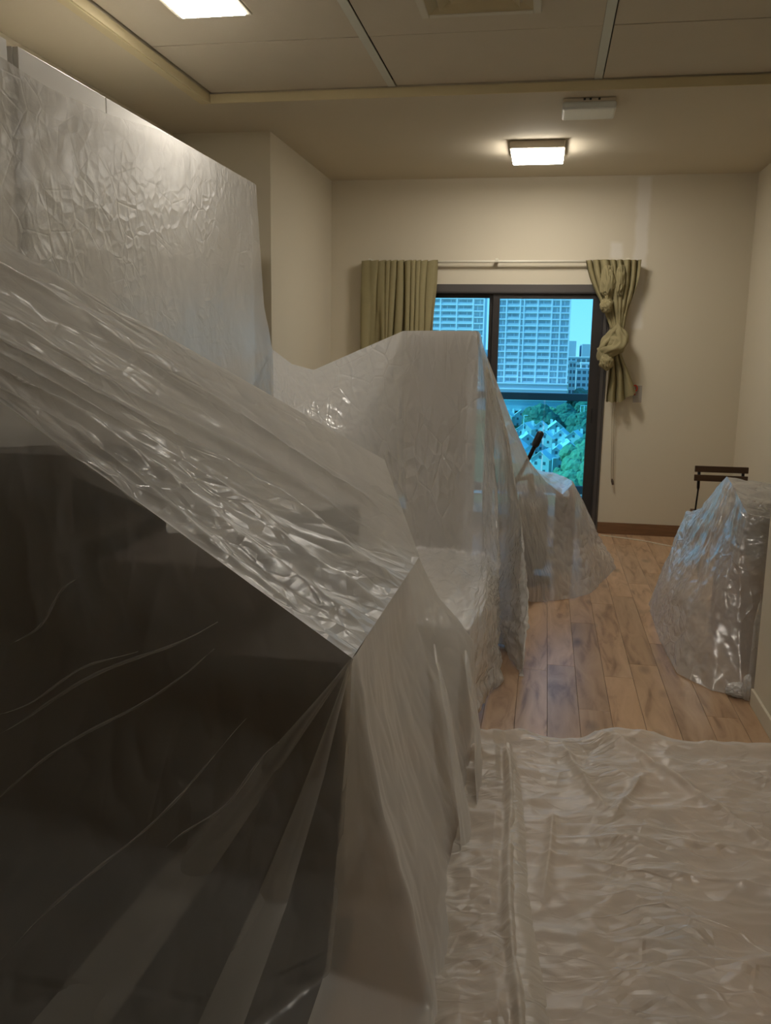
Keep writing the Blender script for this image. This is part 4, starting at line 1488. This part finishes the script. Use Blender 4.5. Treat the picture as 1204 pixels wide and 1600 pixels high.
def tower(label, x0, x1, y, z0, z1, bays, fh, depth, slab_out, fins=True):
    """apartment block: wall, floor slabs, fins, one window with railing per bay and floor"""
    t = thing('apartment_tower', label, 'building', ((x0 + x1) / 2, y, z0))
    c = (x0 + x1) / 2
    box('wall', (x0, y, z0), (x1, y + depth, z1), 'tower_wall', t)
    nf = int((z1 - z0) / fh)
    slab = box_mesh('slab', (x0 - c - .3, -slab_out, -.22), (x1 - c + .3, .05, .22), 'tower_slab')
    for i in range(nf + 1):
        share('floor_slab', slab, t, (0, 0, i * fh))
    tot = sum(bays)
    xa = x0
    edges = [x0]
    for b in bays:
        xb = xa + (x1 - x0) * b / tot
        wdt = xb - xa
        wm = box_mesh('window', (-wdt * .36, -.12, .5), (wdt * .36, .02, fh - .5), 'tower_glass')
        rm = box_mesh('railing', (-wdt * .46, -slab_out + .1, .22), (wdt * .46, -slab_out + .2, 1.15), 'tower_rail')
        mm_ = box_mesh('mullion', (-.12, -.2, .5), (.12, -.1, fh - .5), 'tower_slab')
        for i in range(nf):
            w = share('window', wm, t, ((xa + xb) / 2 - c, 0, i * fh))
            if b > .9:
                share('balcony_rail', rm, w, (0, 0, 0))
            share('mullion', mm_, w, (wdt * (.12 if i % 2 else -.1), 0, 0))
        xa = xb
        edges.append(xb)
    if fins:
        fm = box_mesh('fin', (-.28, -slab_out - .05, 0), (.28, .05, z1 - z0), 'tower_slab')
        for e in edges:
            share('fin', fm, t, (e - c, 0, 0))
    return t


tower('pale blue-grey apartment tower with balcony grid above a banded podium', -22.6, 9.3, 410, -12.0, 42, [.8, 1.3, .35, 1.3, 1.3, .8, .9], 2.86, 22, 1.1)
tower('brighter apartment block with bold white floor slabs beside the narrow sash', -76, -31, 440, -14, 42, [1.2, 1.2, 1.2, 1.2, 1.2, .8], 2.95, 20, 1.6)
t = thing('podium', 'long banded podium building under the balcony tower', 'building', (-8, 402, -22))
box('wall', (-46, 404, -24), (9.6, 408.5, -11.6), 'podium', t)
for i, zz in enumerate((-11.7, -14.2, -16.6, -19.0)):
    box('band', (-46.2, 403.4, zz - .3), (9.8, 404.2, zz + .3), 'tower_slab', t)


def low_block(label, x0, x1, y, z0, z1, dep, nw, nf, mat='villa_wall'):
    t = thing('low_building', label, 'building', ((x0 + x1) / 2, y, z0))
    c = (x0 + x1) / 2
    box('wall', (x0, y, z0), (x1, y + dep, z1), mat, t)
    box('roof', (x0 - .3, y - .3, z1), (x1 + .3, y + dep + .3, z1 + .5), 'tower_slab', t)
    fh = (z1 - z0) / nf
    wd = (x1 - x0) / nw
    wm = box_mesh('window', (-wd * .32, -.1, fh * .25), (wd * .32, .02, fh * .75), 'villa_window')
    for i in range(nf):
        for j in range(nw):
            share('window', wm, t, (x0 + (j + .5) * wd - c, 0, i * fh))
    return t


low_block('small white stepped building right of the tower podium', 15.5, 26, 470, -22, -6.0, 10, 4, 5)
low_block('slim white building close beside the balcony tower', 11.3, 14.6, 455, -22, -2.2, 8, 2, 6)
low_block('wide blue-grey flat building behind the white stepped one', 13, 60, 620, -24, -.6, 30, 14, 6, 'podium')
low_block('white rooftop block on the stepped building', 18, 27, 484, -22, -3.2, 8, 3, 6)
rc_ = random.Random(12)
for i in range(26):
    xx = 12 * i - 90
    hh = rc_.uniform(6, 34) * (1.5 if rc_.random() < .2 else 1)
    ww = rc_.uniform(9, 17)
    o = box('distant_tower', (80 + (xx - 60) * 3 - ww, 2400 + rc_.uniform(-100, 100), -32), (80 + (xx - 60) * 3 + ww, 2530, 2 + hh), 'far_city')
    tag(o, 'hazy distant tower block on the skyline', 'building', 'skyline towers')

# villas: white houses with gabled roofs
def villa_meshes(w, d, h, rh):
    hw = w / 2
    wall = bpy.data.meshes.new('villa_wall')
    wall.from_pydata([(-hw, 0, 0), (hw, 0, 0), (hw, d, 0), (-hw, d, 0), (-hw, 0, h), (hw, 0, h), (hw, d, h), (-hw, d, h), (0, 0, h + rh), (0, d, h + rh)], [],
                     [(0, 1, 5, 8, 4), (2, 3, 7, 9, 6), (1, 2, 6, 5), (3, 0, 4, 7), (3, 2, 1, 0)])
    wall.materials.append(MATS['villa_wall'])
    o, th = .5, .25
    k = rh / hw
    roof = bpy.data.meshes.new('villa_roof')
    v, f = [], []
    for s in (-1, 1):
        b = len(v)
        ex = s * (hw + o)
        ez = h - o * k
        v += [(ex, -o, ez), (0, -o, h + rh), (0, d + o, h + rh), (ex, d + o, ez), (ex, -o, ez + th), (0, -o, h + rh + th), (0, d + o, h + rh + th), (ex, d + o, ez + th)]
        f += [tuple(b + q for q in F_) for F_ in ((0, 1, 5, 4), (1, 2, 6, 5), (2, 3, 7, 6), (3, 0, 4, 7), (4, 5, 6, 7), (3, 2, 1, 0))]
    roof.from_pydata(v, [], f)
    roof.materials.append(MATS['villa_roof'])
    return wall, roof


vw, vr = villa_meshes(6.0, 11, 5.6, 2.4)
vwin = box_mesh('window', (-.42, -.06, -.5), (.42, .04, .5), 'villa_window')
vdorm = box_mesh('chimney', (-.5, -.5, 0), (.5, .5, 2.2), 'villa_wall')
vblock = box_mesh('annex', (-1.9, -.6, 0), (1.9, 6, 4.2), 'villa_wall')
spots = [(-0.6, 291, -38.0, 0), (4.6, 299, -37.2, 1), (9.2, 308, -36.2, 2), (-9.6, 318, -37.5, 1), (-15.5, 326, -37, 0), (-5.6, 338, -36.6, 2), (.6, 345, -36.2, 0), (6.6, 348, -35.6, 1), (11.4, 342, -35.4, 0),
         (-14.2, 365, -35.4, 2), (-7.8, 371, -35, 0), (-1.2, 376, -34.6, 1), (5.4, 374, -34.4, 2), (-20.5, 372, -35, 1), (-17, 398, -31.8, 0), (-10.2, 402, -31.6, 2)]
for i, (x, y, z, kd) in enumerate(spots):
    t = thing('villa', ('white gabled villa in the row nearest the road' if y < 312 else 'white gabled villa in the middle rows of the terraces' if y < 350 else 'white gabled villa in the back rows before the wooded slope'), 'house', (x, y, z), 'villas by the road' if y < 312 else 'middle villas' if y < 350 else 'back villas')
    t.rotation_euler.z = math.radians((-14, -6, 4)[kd])
    share('wall', vw, t, (0, 0, 0))
    share('roof', vr, t, (0, 0, 0))
    share('chimney', vdorm, t, (1.6 * (-1 if kd else 1), 7, 6.4))
    share('annex', vblock, t, (-4.4 if kd != 1 else 4.4, 1.5, 0))
    for wx, wz in ((-1.4, 1.6), (1.4, 1.6), (-1.4, 4.2), (1.4, 4.2), (0, 6.2)):
        share('window', vwin, t, (wx, 0, wz))


# trees
def tree_meshes(seed, mat, r):
    bm = bmesh.new()
    rt = random.Random(seed)
    for k in range(9):
        a = rt.uniform(0, 6.28)
        d = rt.uniform(.0, .62) * r
        c = (d * math.cos(a), d * math.sin(a), r * (1.15 + rt.uniform(-.35, .5)))
        ret = bmesh.ops.create_icosphere(bm, subdivisions=3, radius=r * rt.uniform(.42, .62))
        co = np.array([q.co[:] for q in ret['verts']])
        h = 1 + .30 * perlin(co[:, 0] * 3.2 / r, co[:, 1] * 3.2 / r, co[:, 2] * 3.2 / r + k, seed) + .28 * perlin(co[:, 0] * 8 / r, co[:, 1] * 8 / r, co[:, 2] * 8 / r + k, seed + 1)
        co = co * h[:, None] + np.array(c)
        for q, p in zip(ret['verts'], co):
            q.co = p
    cr = bpy.data.meshes.new('crown')
    bm.to_mesh(cr)
    bm.free()
    cr.materials.append(MATS[mat])
    bm = bmesh.new()
    bm_tube(bm, [(0, 0, -1.5), (0, 0, r * .4), (.1 * r, 0, r)], [.09 * r, .07 * r, .04 * r], 7)
    tk = bpy.data.meshes.new('trunk')
    bm.to_mesh(tk)
    bm.free()
    tk.materials.append(MATS['trunk'])
    return cr, tk


kinds = [tree_meshes(1, 'leaf_dark', 4.2), tree_meshes(5, 'leaf_dark', 5.0), tree_meshes(9, 'leaf_light', 4.6), tree_meshes(13, 'leaf_light', 5.4)]
rt = random.Random(5)
tl = []
for y in (388, 396, 404, 412, 420, 430):                       # wooded slope behind the villas
    for x in np.arange(-34, 30, 6.2):
        xx, yy = x + rt.uniform(-2, 2), y + rt.uniform(-3, 3)
        if yy > 400 and xx < 10.5:
            continue
        if yy < 405 and xx < -5:
            continue
        tl.append((xx, yy, rt.choice((0, 0, 1, 1, 2)), rt.uniform(.8, 1.25), 'dark green tree on the wooded slope behind the villas', 'wooded slope trees'))
for y in (388, 392, 397):
    for x in np.arange(-4, 10, 4.4):
        tl.append((x + rt.uniform(-1, 1), y + rt.uniform(-2, 2), rt.choice((0, 1)), rt.uniform(.85, 1.1), 'dark green tree on the wooded slope behind the villas', 'wooded slope trees'))
for x, y, kd, s in ((14.5, 352, 1, 1.0), (17, 345, 0, 1.0), (15.5, 330, 1, .9), (17.5, 322, 0, 1.0), (19, 336, 2, 1.0), (21, 350, 1, 1.1), (15.2, 362, 0, 1.0), (20.5, 362, 1, 1.1), (15, 374, 1, 1.1), (20, 378, 0, 1.1)):
    tl.append((x, y, kd, s, 'dense green tree on the right edge of the villas', 'trees beside the villas'))
for x, y, kd, s in ((11.2, 285, 3, 1.0), (9.4, 270, 2, .95), (13.6, 278, 3, 1.0), (6.6, 266, 2, .8), (12.0, 262, 3, .9), (15.4, 292, 2, 1.0), (10.4, 255, 3, .8), (14.5, 300, 3, .95), (5.6, 280, 2, .55)):
    tl.append((x, y, kd, s, 'light green bushy tree below the villas beside the road', 'light trees below the villas'))
for x, y, kd, s, lb, gp in tl:
    t = thing('tree', lb, 'tree', (x, y, float(ground_z(x, y)) - .5), gp)
    t.scale = (s, s, s * rt.uniform(.9, 1.15))
    t.rotation_euler.z = rt.uniform(0, 6)
    share('crown', kinds[kd][0], t, (0, 0, 0))
    share('trunk', kinds[kd][1], t, (0, 0, 0))

# street lamps
lp = []
for x, y, z, hh in ((3.3, 278, -36.4, 6.0), (-.2, 392, -33, 11), (15.2, 386, -32, 12), (16.8, 388, -32, 12), (-7.6, 345, -36, 14)):
    t = thing('street_lamp', 'thin white street lamp post near the villas', 'street lamp', (x, y, z), 'street lamps')
    tube('pole', [(x, y, z), (x, y, z + hh)], .12, 'tower_slab', t, 6)
    box('lamp_head', (x - .1, y - .2, z + hh - .1), (x + 1.5, y + .2, z + hh + .1), 'tower_slab', t)
